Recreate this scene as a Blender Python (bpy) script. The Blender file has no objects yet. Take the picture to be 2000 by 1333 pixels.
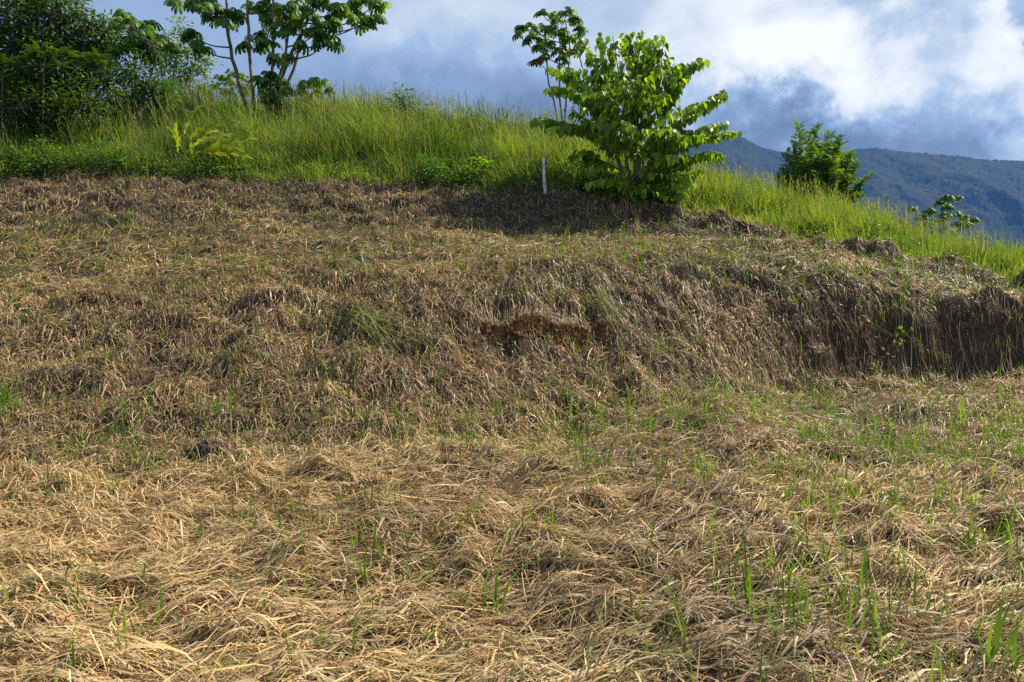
import bpy, math, random
import numpy as np
from mathutils import Vector

R = math.radians
rng = np.random.default_rng(7)
random.seed(7)
scene = bpy.context.scene
COL = scene.collection

# ------------------------------------------------------------------ camera
F_PX = 1555.6                       # focal length in pixels of a 2000 px wide frame
PITCH = math.atan(106.5 / F_PX)     # looking slightly down
cam_d = bpy.data.cameras.new('camera')
cam_d.sensor_width = 36.0
cam_d.lens = 28.0
cam_d.clip_start = 0.1
cam_d.clip_end = 20000
cam = bpy.data.objects.new('camera', cam_d)
COL.objects.link(cam)
cam.location = (0, 0, 0)
cam.rotation_euler = (math.pi / 2 - PITCH, 0, 0)
scene.camera = cam

# ------------------------------------------------------------------ sun, sky, exposure
SUN_DIR = Vector((0.64, 0.27, 0.72)).normalized()     # towards the sun
sun_d = bpy.data.lights.new('sun', 'SUN')
sun_d.energy = 5.0
sun_d.angle = R(0.55)
sun_d.color = (1.0, 0.91, 0.76)
sun = bpy.data.objects.new('sun', sun_d)
COL.objects.link(sun)
sun.rotation_euler = SUN_DIR.to_track_quat('Z', 'Y').to_euler()

scene.view_settings.view_transform = 'Standard'
scene.view_settings.look = 'None'
scene.view_settings.exposure = 0.62
scene.view_settings.gamma = 1.0
scene.cycles.volume_bounces = 1
scene.cycles.max_bounces = 7
scene.cycles.transmission_bounces = 5
scene.cycles.transparent_max_bounces = 8
scene.cycles.use_denoising = False


def ray(px, py):
    a = (px - 1000) / F_PX
    b = (666.5 - py) / F_PX
    cp, sp = math.cos(PITCH), math.sin(PITCH)
    return np.array([a, cp + b * sp, b * cp - sp])


def P(px, py, Y):
    d = ray(px, py)
    return d * (Y / d[1])


world = bpy.data.worlds.new('World')
scene.world = world
world.use_nodes = True
wn, wl = world.node_tree.nodes, world.node_tree.links
wn.clear()
w_out = wn.new('ShaderNodeOutputWorld')
w_sky = wn.new('ShaderNodeTexSky')
w_sky.sky_type = 'NISHITA'
w_sky.sun_disc = False
w_sky.sun_elevation = math.asin(SUN_DIR.z)
w_sky.sun_rotation = math.atan2(SUN_DIR.x, SUN_DIR.y)
w_sky.air_density = 1.2
w_sky.dust_density = 1.5
bg_sky = wn.new('ShaderNodeBackground')
bg_sky.inputs['Strength'].default_value = 0.1
wl.new(w_sky.outputs[0], bg_sky.inputs['Color'])
bg_cl = wn.new('ShaderNodeBackground')
w_tc = wn.new('ShaderNodeTexCoord')


def wmath(op, a, b=None, c=None, clamp=False):
    n = wn.new('ShaderNodeMath')
    n.operation = op
    n.use_clamp = clamp
    for i, v in enumerate((a, b, c)):
        if v is None:
            continue
        if isinstance(v, (int, float)):
            n.inputs[i].default_value = v
        else:
            wl.new(v, n.inputs[i])
    return n.outputs[0]


def wnoise(scale, detail, rough, dist, stretch=(1, 1, 1), off=(0, 0, 0)):
    m = wn.new('ShaderNodeMapping')
    m.inputs['Scale'].default_value = stretch
    m.inputs['Location'].default_value = off
    wl.new(w_tc.outputs['Generated'], m.inputs['Vector'])
    n = wn.new('ShaderNodeTexNoise')
    n.inputs['Scale'].default_value = scale
    n.inputs['Detail'].default_value = detail
    n.inputs['Roughness'].default_value = rough
    n.inputs['Distortion'].default_value = dist
    wl.new(m.outputs[0], n.inputs['Vector'])
    return n.outputs['Fac']


# directions warped by noise so cloud masses get ragged edges
w_wn = wn.new('ShaderNodeTexNoise')
w_wn.inputs['Scale'].default_value = 5.0
w_wn.inputs['Detail'].default_value = 7
w_wn.inputs['Roughness'].default_value = 0.58
wl.new(w_tc.outputs['Generated'], w_wn.inputs['Vector'])
w_sub = wn.new('ShaderNodeVectorMath'); w_sub.operation = 'SUBTRACT'
wl.new(w_wn.outputs['Color'], w_sub.inputs[0]); w_sub.inputs[1].default_value = (0.5, 0.5, 0.5)
w_scl = wn.new('ShaderNodeVectorMath'); w_scl.operation = 'SCALE'
wl.new(w_sub.outputs[0], w_scl.inputs[0]); w_scl.inputs['Scale'].default_value = 0.28
w_add = wn.new('ShaderNodeVectorMath'); w_add.operation = 'ADD'
wl.new(w_tc.outputs['Generated'], w_add.inputs[0]); wl.new(w_scl.outputs[0], w_add.inputs[1])
w_nrm = wn.new('ShaderNodeVectorMath'); w_nrm.operation = 'NORMALIZE'
wl.new(w_add.outputs[0], w_nrm.inputs[0])


def wblob(px, py, rx, ry, amp, edge=1.0):
    """soft cloud mass in the direction of pixel (px, py): elliptical falloff, as a world direction"""
    d = ray(px, py); d = d / np.linalg.norm(d)
    right = np.array([d[1], -d[0], 0.0]); right /= np.linalg.norm(right)
    up = np.cross(right, d)
    sx, sy = F_PX / rx, F_PX / ry

    def dotn(v):
        n = wn.new('ShaderNodeVectorMath'); n.operation = 'DOT_PRODUCT'
        wl.new(w_nrm.outputs[0], n.inputs[0]); n.inputs[1].default_value = tuple(v)
        return n.outputs['Value']
    x = wmath('MULTIPLY', dotn(right), sx)
    y = wmath('MULTIPLY', dotn(up), sy)
    r2 = wmath('ADD', wmath('MULTIPLY', x, x), wmath('MULTIPLY', y, y))
    g = wmath('POWER', 2.718, wmath('MULTIPLY', r2, -1.0 * edge))
    # only the hemisphere in front
    f = wmath('GREATER_THAN', dotn(d), 0.0)
    return wmath('MULTIPLY', wmath('MULTIPLY', g, amp), f)


acc = wmath('MULTIPLY_ADD', wnoise(2.2, 8, 0.55, 0.3, (1, 1, 1.8)), 0.34, 0.19)
for b in [(1690, 105, 175, 62, 0.42), (1560, 170, 130, 60, 0.34), (1520, 45, 160, 50, 0.14),
          (1985, 90, 60, 190, 0.55), (1640, 0, 420, 40, 0.06), (1380, 150, 150, 120, 0.20), (1950, 225, 60, 25, 0.2),
          (830, 0, 300, 90, 0.22), (1150, 60, 260, 120, 0.08), (1180, 10, 400, 90, 0.07),
          (1800, 225, 230, 50, -0.20), (1500, 268, 160, 34, -0.20), (1490, 190, 150, 50, 0.26), (1420, 90, 160, 100, 0.04), (1800, 130, 120, 60, 0.12), (1000, 190, 420, 70, -0.12),
          (1850, 110, 60, 60, -0.16), (2040, 60, 18, 80, -0.5), (680, 150, 260, 90, -0.04), (1640, 285, 420, 36, -0.22),
          (1900, 290, 160, 18, 0.10), (1100, 230, 300, 30, -0.16), (250, 60, 300, 100, 0.05)]:
    acc = wmath('ADD', acc, wblob(*b))
acc = wmath('MULTIPLY_ADD', wmath('MULTIPLY', wmath('SUBTRACT', wnoise(8.0, 12, 0.62, 0.8, (1, 1, 1.5)), 0.5), 1.6), wmath('ADD', wblob(1700, 130, 420, 190, 0.62), 0.10), acc)
w_ramp = wn.new('ShaderNodeValToRGB')
cr = w_ramp.color_ramp
cr.elements[0].position = 0.0
cr.elements[0].color = (0.14, 0.20, 0.29, 1)
cr.elements[1].position = 1.0
cr.elements[1].color = (1.5, 1.5, 1.5, 1)
for p_, c_ in [(0.18, (0.22, 0.295, 0.41)), (0.34, (0.34, 0.46, 0.68)), (0.48, (0.52, 0.67, 0.90)), (0.60, (0.78, 0.90, 1.02)), (0.72, (1.12, 1.16, 1.18))]:
    e = cr.elements.new(p_); e.color = (*c_, 1)
wl.new(acc, w_ramp.inputs['Fac'])
wl.new(w_ramp.outputs['Color'], bg_cl.inputs['Color'])
bg_cl.inputs['Strength'].default_value = 0.54
w_mix = wn.new('ShaderNodeMixShader')
w_mix.inputs['Fac'].default_value = 0.92
wl.new(bg_sky.outputs[0], w_mix.inputs[1])
wl.new(bg_cl.outputs[0], w_mix.inputs[2])
wl.new(w_mix.outputs[0], w_out.inputs['Surface'])

# ------------------------------------------------------------------ noise
_perm = np.random.default_rng(3).permutation(4096)
_grad = np.random.default_rng(4).uniform(0, 2 * np.pi, 4096)


def pnoise(x, y, seed=0):
    x = np.asarray(x, float) + seed * 17.31
    y = np.asarray(y, float) + seed * 9.77
    xi = np.floor(x).astype(int); yi = np.floor(y).astype(int)
    xf = x - xi; yf = y - yi

    def g(ix, iy, dx, dy):
        h = _perm[(_perm[ix & 4095] + iy) & 4095]
        a = _grad[h]
        return np.cos(a) * dx + np.sin(a) * dy
    u = xf * xf * xf * (xf * (xf * 6 - 15) + 10)
    v = yf * yf * yf * (yf * (yf * 6 - 15) + 10)
    n00 = g(xi, yi, xf, yf); n10 = g(xi + 1, yi, xf - 1, yf)
    n01 = g(xi, yi + 1, xf, yf - 1); n11 = g(xi + 1, yi + 1, xf - 1, yf - 1)
    return ((n00 * (1 - u) + n10 * u) * (1 - v) + (n01 * (1 - u) + n11 * u) * v) * 1.5


def fbm(x, y, octv=4, seed=0, rough=0.5):
    t = 0; a = 1.0; s = 0
    for i in range(octv):
        t = t + a * pnoise(x * 2 ** i, y * 2 ** i, seed + i * 3)
        s += a; a *= rough
    return t / s


def sstep(a, b, x):
    t = np.clip((x - a) / (b - a), 0, 1)
    return t * t * (3 - 2 * t)


# ------------------------------------------------------------------ terrain height
# for a few bearings: foot of the bank, its crest, foot and lip of the upper step, ground at the skyline
TAB = [
    (-900, (980, 6.0), (620, 11.6), (480, 15.0), (350, 19.0), (250, 30)),
    (0,    (955, 6.2), (596, 10.9), (465, 15.0), (349, 18.5), (245, 30)),
    (250,  (950, 6.3), (585, 10.8), (455, 15.0), (351, 18.5), (240, 30)),
    (500,  (935, 6.5), (572, 10.7), (452, 15.0), (358, 18.2), (248, 30)),
    (750,  (895, 7.0), (552, 10.7), (448, 15.4), (368, 17.8), (256, 29.5)),
    (1000, (868, 7.6), (540, 10.8), (450, 15.8), (378, 17.4), (302, 29)),
    (1200, (826, 8.3), (532, 11.5), (458, 15.8), (376, 17.5), (345, 28)),
    (1320, (795, 8.9), (532, 12.0), (462, 15.6), (425, 17.0), (372, 27)),
    (1450, (775, 9.8), (540, 12.3), (470, 15.6), (450, 16.6), (402, 26)),
    (1600, (762, 11.0), (560, 12.0), (495, 15.2), (478, 16.0), (438, 25)),
    (1800, (755, 11.5), (592, 12.15), (532, 14.6), (520, 15.3), (502, 23)),
    (2000, (750, 11.75), (605, 12.3), (570, 14.2), (556, 14.8), (562, 20)),
    (2900, (745, 11.8), (640, 12.6), (620, 13.6), (610, 14.2), (640, 18)),
]
_tu = np.array([(t[0] - 1000) / F_PX for t in TAB])
_ky = []; _kz = []
for t in TAB:
    ys = [1.2, 3.1]; zs = [-1.6, P(t[0], 1333, 3.1)[2]]
    for (py, Y) in t[1:]:
        ys.append(Y); zs.append(P(t[0], py, Y)[2])
    # beyond the skyline the hill falls away to the valley
    ys += [ys[-1] + 8, ys[-1] + 60, 400, 900]
    zs += [zs[-1] - 0.6, zs[-1] - 26, -130, -170]
    _ky.append(ys); _kz.append(zs)
_ky = np.array(_ky); _kz = np.array(_kz)
UG = np.linspace(-1.25, 1.25, 301)
LG = np.linspace(math.log(1.2), math.log(900), 1300)
YG = np.exp(LG)


def _pchip(xk, yk, x):
    h = np.diff(xk); d = np.diff(yk) / h
    m = np.zeros(len(xk)); m[0] = d[0]; m[-1] = d[-1]
    for i in range(1, len(xk) - 1):
        if d[i - 1] * d[i] > 0:
            w1 = 2 * h[i] + h[i - 1]; w2 = h[i] + 2 * h[i - 1]
            m[i] = (w1 + w2) / (w1 / d[i - 1] + w2 / d[i])
    i = np.clip(np.searchsorted(xk, x) - 1, 0, len(xk) - 2)
    t = (x - xk[i]) / h[i]
    return ((1 + 2 * t) * (1 - t) ** 2 * yk[i] + t * (1 - t) ** 2 * h[i] * m[i]
            + t * t * (3 - 2 * t) * yk[i + 1] + t * t * (t - 1) * h[i] * m[i + 1])


HT = np.zeros((len(UG), len(YG)))
KU = np.zeros((len(UG), _ky.shape[1]))       # knot depths per bearing, used for zoning
for j, u in enumerate(UG):
    uu = np.clip(u, _tu[0], _tu[-1])
    ys = np.array([_pchip(_tu, _ky[:, k], np.array([uu]))[0] for k in range(_ky.shape[1])])
    zs = np.array([_pchip(_tu, _kz[:, k], np.array([uu]))[0] for k in range(_ky.shape[1])])
    KU[j] = ys
    HT[j] = _pchip(ys, zs, YG)
_ku = KU

NOTCH_U = (1075 - 1000) / F_PX
NOTCH_Y = 9.66


def base_h(x, y):
    yy = np.maximum(y, 1.2)
    u = np.clip(x / yy, -1.249, 1.249)
    fu = (u - UG[0]) / (UG[1] - UG[0])
    iu = np.clip(fu.astype(int), 0, len(UG) - 2); tu = fu - iu
    fy = (np.log(np.minimum(yy, 899)) - LG[0]) / (LG[1] - LG[0])
    iy = np.clip(fy.astype(int), 0, len(LG) - 2); ty = fy - iy
    return ((HT[iu, iy] * (1 - tu) + HT[iu + 1, iy] * tu) * (1 - ty)
            + (HT[iu, iy + 1] * (1 - tu) + HT[iu + 1, iy + 1] * tu) * ty)


_ys = np.linspace(7.0, 11.9, 900)
_nx, _ny = [], []
for _px, _py in [(860, 640), (960, 634), (1040, 630), (1120, 634), (1180, 640), (1260, 650)]:
    _d = ray(_px, _py); _d = _d / _d[1]
    _y = float(_ys[np.argmax(_d[2] * _ys < base_h(_d[0] * _ys, _ys))])
    _nx.append(_d[0] * _y); _ny.append(_y)
_d = ray(915, 690); _d = _d / _d[1]
SCAR_Y = float(_ys[np.argmax(_d[2] * _ys < base_h(_d[0] * _ys, _ys))])
SCAR_X = float(_d[0] * SCAR_Y)


def knot(x, y, k):
    u = np.clip(x / np.maximum(y, 0.3), -1.249, 1.249)
    return np.interp(u, UG, KU[:, k])


def notch_w(x, y):
    ed = 0.09 * pnoise(x * 1.7, x * 0 + 3.3) + 0.05 * pnoise(x * 6.1, x * 0 + 1.3) + 0.03 * pnoise(x * 17.0, x * 0 + 1.3)
    c = np.interp(x, _nx, _ny) + ed * 0.8
    w = sstep(-0.55, -0.15, x) * (1 - sstep(1.15, 1.50, x)) * (0.55 + 0.45 * sstep(-0.3, 0.3, pnoise(x * 2.7, x * 0 + 8.3)))
    return w, c


def H(x, y):
    x = np.asarray(x, float); y = np.asarray(y, float)
    z = base_h(x, y)
    near = 1 - sstep(26, 60, y)
    kf = knot(x, y, 2); kc = knot(x, y, 3)
    bank = sstep(kf - 0.9, kf + 0.3, y) * (1 - sstep(kc - 0.1, kc + 0.9, y))
    upper = sstep(knot(x, y, 4) - 0.6, knot(x, y, 4) + 0.3, y) * (1 - sstep(knot(x, y, 5), knot(x, y, 5) + 0.8, y))
    b = 0.16 * fbm(x * 0.55, y * 0.55, 3, 1)
    b = b + 0.095 * fbm(x * 1.7, y * 1.7, 3, 5) * (1 + 0.8 * bank + 0.9 * upper)
    b = b + (0.07 + 0.07 * sstep(8, 6, y)) * np.abs(pnoise(x * 2.2 + 1.5 * y * 0.3, y * 3.0, 7))
    b = b + 0.042 * fbm(x * 5.0, y * 5.0, 2, 9)
    # lumpy shelves and hollows on the steep bank: steps that run roughly level
    q = (z + 0.30 * fbm(x * 0.8, y * 0.8, 2, 13)) * 2.6
    saw = q - np.floor(q)
    shelf = (sstep(0.0, 0.30, saw) - saw)
    patch = sstep(-0.05, 0.35, fbm(x * 0.9, y * 1.3, 2, 21))
    b = b + shelf * (0.15 + 0.03 * sstep(2.0, 4.0, x)) * bank * patch
    b = b + shelf * 0.11 * upper * sstep(-0.3, 0.3, fbm(x * 0.9, y * 1.3, 2, 31))
    b = b + 0.10 * np.clip(fbm(x * 1.2, y * 1.2, 2, 41), -1, 1) * sstep(1.0, 4.0, x) * sstep(kc, kc + 1, y)
    z = z + b * near
    k5 = knot(x, y, 5)
    z = z + 0.30 * sstep(1.5, 3.5, x) * np.exp(-((y - k5 + 0.45) / 0.38) ** 2) * np.clip(0.35 + 1.3 * fbm(x * 1.5, y * 0.8, 2, 111), 0, 1)
    z = z + 0.16 * sstep(2.5, 4.0, x) * np.exp(-((y - kc - 0.1) / 0.25) ** 2) * np.clip(0.2 + 1.5 * fbm(x * 1.3, y * 0.8, 2, 113), -.5, 1)
    w, c = notch_w(x, y)
    s = c - y
    z = z - w * np.where(s > 0, 0.21 * sstep(0, 0.06, s) * np.exp(-np.maximum(s - 0.05, 0) / 0.8), 0)
    # erosion scar left below the notch
    d2 = ((x - SCAR_X) / 0.17) ** 2 + ((y - SCAR_Y) / 0.26) ** 2
    z = z - 0.14 * np.exp(-d2)
    return z


def Hn(x, y, e=0.04):
    hx = (H(x + e, y) - H(x - e, y)) / (2 * e)
    hy = (H(x, y + e) - H(x, y - e)) / (2 * e)
    n = np.stack([-hx, -hy, np.ones_like(hx)], -1)
    return n / np.linalg.norm(n, axis=-1, keepdims=True)


# ------------------------------------------------------------------ materials
def mat_new(name):
    m = bpy.data.materials.new(name)
    m.use_nodes = True
    nt = m.node_tree
    nt.nodes.clear()
    out = nt.nodes.new('ShaderNodeOutputMaterial')
    return m, nt, out


def attr_mat(name, rough=0.6, trans=0.0, spec=0.3, noise=0.0, tint=(1.0, 1.15, 0.45), sheen=0.0):
    """surface coloured by the mesh's own colour attribute, optionally letting light through"""
    m, nt, out = mat_new(name)
    at = nt.nodes.new('ShaderNodeAttribute'); at.attribute_name = 'Col'
    col = at.outputs['Color']
    if noise:
        tc = nt.nodes.new('ShaderNodeTexCoord')
        nz = nt.nodes.new('ShaderNodeTexNoise'); nz.inputs['Scale'].default_value = noise
        nz.inputs['Detail'].default_value = 3
        nt.links.new(tc.outputs['Object'], nz.inputs['Vector'])
        mr = nt.nodes.new('ShaderNodeMapRange')
        mr.inputs['To Min'].default_value = 0.65; mr.inputs['To Max'].default_value = 1.35
        mr.inputs['From Min'].default_value = 0.3; mr.inputs['From Max'].default_value = 0.7
        nt.links.new(nz.outputs['Fac'], mr.inputs['Value'])
        sc = nt.nodes.new('ShaderNodeVectorMath'); sc.operation = 'SCALE'
        nt.links.new(col, sc.inputs[0]); nt.links.new(mr.outputs[0], sc.inputs['Scale'])
        col = sc.outputs[0]
    pb = nt.nodes.new('ShaderNodeBsdfPrincipled')
    pb.inputs['Roughness'].default_value = rough
    pb.inputs['Specular IOR Level'].default_value = spec
    nt.links.new(col, pb.inputs['Base Color'])
    if trans:
        tr = nt.nodes.new('ShaderNodeBsdfTranslucent')
        mx = nt.nodes.new('ShaderNodeVectorMath'); mx.operation = 'MULTIPLY'
        nt.links.new(col, mx.inputs[0]); mx.inputs[1].default_value = tint
        nt.links.new(mx.outputs[0], tr.inputs['Color'])
        ms = nt.nodes.new('ShaderNodeMixShader'); ms.inputs['Fac'].default_value = trans
        nt.links.new(pb.outputs[0], ms.inputs[1]); nt.links.new(tr.outputs[0], ms.inputs[2])
        nt.links.new(ms.outputs[0], out.inputs['Surface'])
    else:
        nt.links.new(pb.outputs[0], out.inputs['Surface'])
    return m


M_STRAW = attr_mat('straw', 0.5, 0.12, 0.35, tint=(1.0, 0.85, 0.5))
M_GRASS = attr_mat('grass_blade', 0.5, 0.48, 0.3, tint=(1.25, 1.35, 0.35))
M_LEAF = attr_mat('leaf', 0.42, 0.48, 0.35, tint=(1.6, 1.5, 0.25))
M_BARK = attr_mat('bark', 0.85, 0, 0.2, noise=9.0)
M_GROUND = attr_mat('soil', 0.95, 0, 0.1, noise=14.0)
# soil gets a fine crumbly bump
_nt = M_GROUND.node_tree
_pb = [n for n in _nt.nodes if n.type == 'BSDF_PRINCIPLED'][0]
_nz = _nt.nodes.new('ShaderNodeTexNoise'); _nz.inputs['Scale'].default_value = 30; _nz.inputs['Detail'].default_value = 6
_tc = _nt.nodes.new('ShaderNodeTexCoord'); _nt.links.new(_tc.outputs['Object'], _nz.inputs['Vector'])
_bp = _nt.nodes.new('ShaderNodeBump'); _bp.inputs['Strength'].default_value = 0.9; _bp.inputs['Distance'].default_value = 0.03
_nt.links.new(_nz.outputs['Fac'], _bp.inputs['Height']); _nt.links.new(_bp.outputs[0], _pb.inputs['Normal'])


# ------------------------------------------------------------------ mesh plumbing
class MB:
    """collects vertex / quad / colour arrays and links them as one mesh object"""
    def __init__(self):
        self.v = []; self.q = []; self.c = []; self.n = 0

    def add(self, v, q, c):
        v = np.asarray(v, float).reshape(-1, 3)
        c = np.asarray(c, float)
        if c.ndim == 1:
            c = np.tile(c, (len(v), 1))
        self.v.append(v); self.q.append(np.asarray(q, int).reshape(-1, 4) + self.n); self.c.append(c)
        self.n += len(v)

    def build(self, name, mat, parent=None, smooth=False):
        v = np.concatenate(self.v).astype(np.float32)
        q = np.concatenate(self.q).astype(np.int32)
        c = np.concatenate(self.c).astype(np.float32)
        if parent is not None:
            v = v - np.array(parent.location, np.float32)
        me = bpy.data.meshes.new(name)
        me.vertices.add(len(v)); me.vertices.foreach_set('co', v.ravel())
        me.loops.add(len(q) * 4); me.loops.foreach_set('vertex_index', q.ravel())
        me.polygons.add(len(q))
        me.polygons.foreach_set('loop_start', np.arange(0, len(q) * 4, 4, dtype=np.int32))
        if smooth:
            me.polygons.foreach_set('use_smooth', np.ones(len(q), bool))
        me.update(calc_edges=True)
        at = me.color_attributes.new('Col', 'FLOAT_COLOR', 'POINT')
        at.data.foreach_set('color', np.concatenate([np.clip(c, 0, 4), np.ones((len(c), 1), np.float32)], 1).ravel())
        me.materials.append(mat)
        o = bpy.data.objects.new(name, me)
        COL.objects.link(o)
        if parent is not None:
            o.parent = parent
        return o


def tag(o, label=None, cat=None, group=None, kind=None):
    if label: o['label'] = label
    if cat: o['category'] = cat
    if group: o['group'] = group
    if kind: o['kind'] = kind
    return o


def thing(name, label, cat, loc, group=None):
    o = bpy.data.objects.new(name, None)
    o.empty_display_size = 0.3
    COL.objects.link(o)
    o.location = tuple(loc)
    return tag(o, label, cat, group)


def ribbons(mb, path, side, w, col):
    """path (N,S,3), side (N,3) or (N,S,3), w (N,S), col (N,3)"""
    N, S, _ = path.shape
    if side.ndim == 2:
        side = side[:, None, :]
    a = path - side * w[..., None] * 0.5
    b = path + side * w[..., None] * 0.5
    v = np.stack([a, b], 2).reshape(N * S * 2, 3)
    base = (np.arange(N) * S * 2)[:, None] + (np.arange(S - 1) * 2)[None, :]
    q = np.stack([base, base + 1, base + 3, base + 2], -1).reshape(-1, 4)
    c = np.repeat(col, S * 2, axis=0) if col.ndim == 2 else np.repeat(col.reshape(N * S, 3), 2, axis=0)
    mb.add(v, q, c)


def tube(mb, pts, radii, col, sides=7):
    pts = np.asarray(pts, float); n = len(pts)
    radii = np.asarray(radii, float)
    tan = np.gradient(pts, axis=0); tan /= np.linalg.norm(tan, axis=1, keepdims=True) + 1e-9
    ref = np.array([0.31, 0.93, 0.2])
    s = np.cross(tan, ref); s /= np.linalg.norm(s, axis=1, keepdims=True) + 1e-9
    t = np.cross(tan, s)
    ang = np.linspace(0, 2 * np.pi, sides, endpoint=False)
    v = pts[:, None, :] + radii[:, None, None] * (np.cos(ang)[None, :, None] * s[:, None, :] + np.sin(ang)[None, :, None] * t[:, None, :])
    v = v.reshape(-1, 3)
    q = []
    for i in range(n - 1):
        for k in range(sides):
            k2 = (k + 1) % sides
            q.append((i * sides + k, i * sides + k2, (i + 1) * sides + k2, (i + 1) * sides + k))
    mb.add(v, q, col)


def spline(ctrl, n):
    """smooth path through control points"""
    c = np.asarray(ctrl, float)
    if len(c) == 2:
        t = np.linspace(0, 1, n)[:, None]
        return c[0] * (1 - t) + c[1] * t
    k = np.concatenate([[0], np.cumsum(np.linalg.norm(np.diff(c, axis=0), axis=1))])
    t = np.linspace(0, k[-1], n)
    out = np.stack([_smooth1(k, c[:, i], t) for i in range(3)], -1)
    return out


def _smooth1(k, y, t):
    m = np.gradient(y, k)
    i = np.clip(np.searchsorted(k, t) - 1, 0, len(k) - 2)
    h = k[i + 1] - k[i]
    s = (t - k[i]) / h
    return ((1 + 2 * s) * (1 - s) ** 2 * y[i] + s * (1 - s) ** 2 * h * m[i]
            + s * s * (3 - 2 * s) * y[i + 1] + s * s * (s - 1) * h * m[i + 1])


def instance(mb, tmpl, pos, X, Z, scale, col, var=0.0):
    """copies a leaf template (verts along +X, facing +Z) to many places, merged into one mesh"""
    tv, tq = tmpl
    N = len(pos); V = len(tv)
    X = X / (np.linalg.norm(X, axis=1, keepdims=True) + 1e-9)
    Yv = np.cross(Z, X); Yv /= np.linalg.norm(Yv, axis=1, keepdims=True) + 1e-9
    Z = np.cross(X, Yv)
    s = np.asarray(scale, float).reshape(N, 1, 1)
    v = pos[:, None, :] + s * (tv[None, :, 0:1] * X[:, None, :] + tv[None, :, 1:2] * Yv[:, None, :] + tv[None, :, 2:3] * Z[:, None, :])
    q = (tq[None] + (np.arange(N) * V)[:, None, None]).reshape(-1, 4)
    c = np.repeat(col, V, axis=0)
    mb.add(v.reshape(-1, 3), q, c)


def nrm(v):
    return v / (np.linalg.norm(v, axis=-1, keepdims=True) + 1e-9)


# ------------------------------------------------------------------ leaf templates
def leaf_from_profile(xs, ws, zs, fold=0.25):
    """a leaf blade: midrib xs/zs, half-width ws, two halves folded along the midrib"""
    xs, ws, zs = map(np.asarray, (xs, ws, zs))
    n = len(xs)
    mid = np.stack([xs, np.zeros(n), zs], -1)
    l = np.stack([xs, ws, zs + ws * fold], -1)
    r = np.stack([xs, -ws, zs + ws * fold], -1)
    v = np.concatenate([mid, l, r])
    q = []
    for i in range(n - 1):
        q.append((i, i + 1, n + i + 1, n + i))
        q.append((i, 2 * n + i, 2 * n + i + 1, i + 1))
    return v, np.array(q)


HEART = leaf_from_profile([0, .12, .34, .6, .84, 1.0], [.05, .30, .40, .31, .14, .008], [0, .02, 0, -.05, -.14, -.25], 0.22)
OVAL = leaf_from_profile([0, .35, .75, 1.0], [.03, .23, .17, .01], [0, .04, 0, -.10], 0.3)
LONG = leaf_from_profile([0, .2, .45, .7, .9, 1.0], [.03, .12, .15, .12, .06, .01], [0, .08, .10, .02, -.14, -.26], 0.35)


def make_lobed(nl=9, seed=0):
    """hand-shaped leaf of drooping lobes round a centre, like an umbrella"""
    r = np.random.default_rng(seed)
    vs, qs = [], []; n0 = 0
    for k in range(nl):
        a = (k - (nl - 1) / 2) / nl * 2 * np.pi * 0.97
        L = 1.0 - 0.28 * abs(k - (nl - 1) / 2) / ((nl - 1) / 2) + r.uniform(-.07, .07)
        t = np.array([0.0, .3, .6, .85, 1.0])
        w = np.array([.03, .08, .155, .155, .04]) * (0.95 + r.uniform(-.1, .1))
        z = -0.10 * t - (0.52 + r.uniform(-.12, .16)) * t ** 2.2
        rr = t * L * (1 - 0.22 * t)
        c, s = np.cos(a), np.sin(a)
        n = len(t)
        mid = np.stack([rr * c, rr * s, z * L], -1)
        sd = np.array([-s, c, 0])
        l = mid + sd * w[:, None] - np.array([0, 0, 1]) * (w * 0.35)[:, None]
        rt = mid - sd * w[:, None] - np.array([0, 0, 1]) * (w * 0.35)[:, None]
        vs.append(np.concatenate([mid, l, rt]))
        for i in range(n - 1):
            qs.append((n0 + i, n0 + i + 1, n0 + n + i + 1, n0 + n + i))
            qs.append((n0 + i, n0 + 2 * n + i, n0 + 2 * n + i + 1, n0 + i + 1))
        n0 += 3 * n
    return np.concatenate(vs), np.array(qs)


LOBED = [make_lobed(9, 1), make_lobed(8, 2), make_lobed(9, 3)]


def make_frond(n=14, seed=0, wid=0.22, lf=0.035, droop=0.35):
    """feather leaf: two rows of narrow leaflets on an arching rib"""
    vs, qs = [], []; n0 = 0
    r = np.random.default_rng(seed)
    for i in range(n):
        t = 0.08 + 0.92 * i / (n - 1)
        x = t; z = 0.12 * np.sin(t * 2.2) - droop * t * t
        wl_ = wid * math.sin(math.pi * min(1, 0.12 + t * 0.86)) ** 0.6
        for sgn in (1, -1):
            d = np.array([0.35, sgn * 0.93, -0.18 + r.uniform(-.1, .1)])
            p0 = np.array([x, 0, z]); p1 = p0 + d * wl_
            sv = np.array([lf, 0, 0])
            vs.append(np.array([p0 - sv * .4, p0 + sv * .6, (p0 + p1) / 2 + sv + [0, 0, .01], p1 + sv * .2, p1 - sv * .1, (p0 + p1) / 2 - sv]))
            qs += [(n0, n0 + 1, n0 + 2, n0 + 5), (n0 + 5, n0 + 2, n0 + 3, n0 + 4)]
            n0 += 6
    return np.concatenate(vs), np.array(qs)


FROND = make_frond(15, 1)
FROND_FINE = make_frond(20, 2, wid=0.20, lf=0.022, droop=0.30)

G_DARK = np.array([0.045, 0.105, 0.016])
G_MID = np.array([0.085, 0.185, 0.024])
G_LIGHT = np.array([0.17, 0.31, 0.035])
G_YEL = np.array([0.27, 0.35, 0.05])


def leaf_cols(n, a, b, sat=0.16, r=rng):
    t = r.random((n, 1)) ** 1.2
    c = a * (1 - t) + b * t
    return c * r.uniform(1 - sat, 1 + sat, (n, 1))


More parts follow.
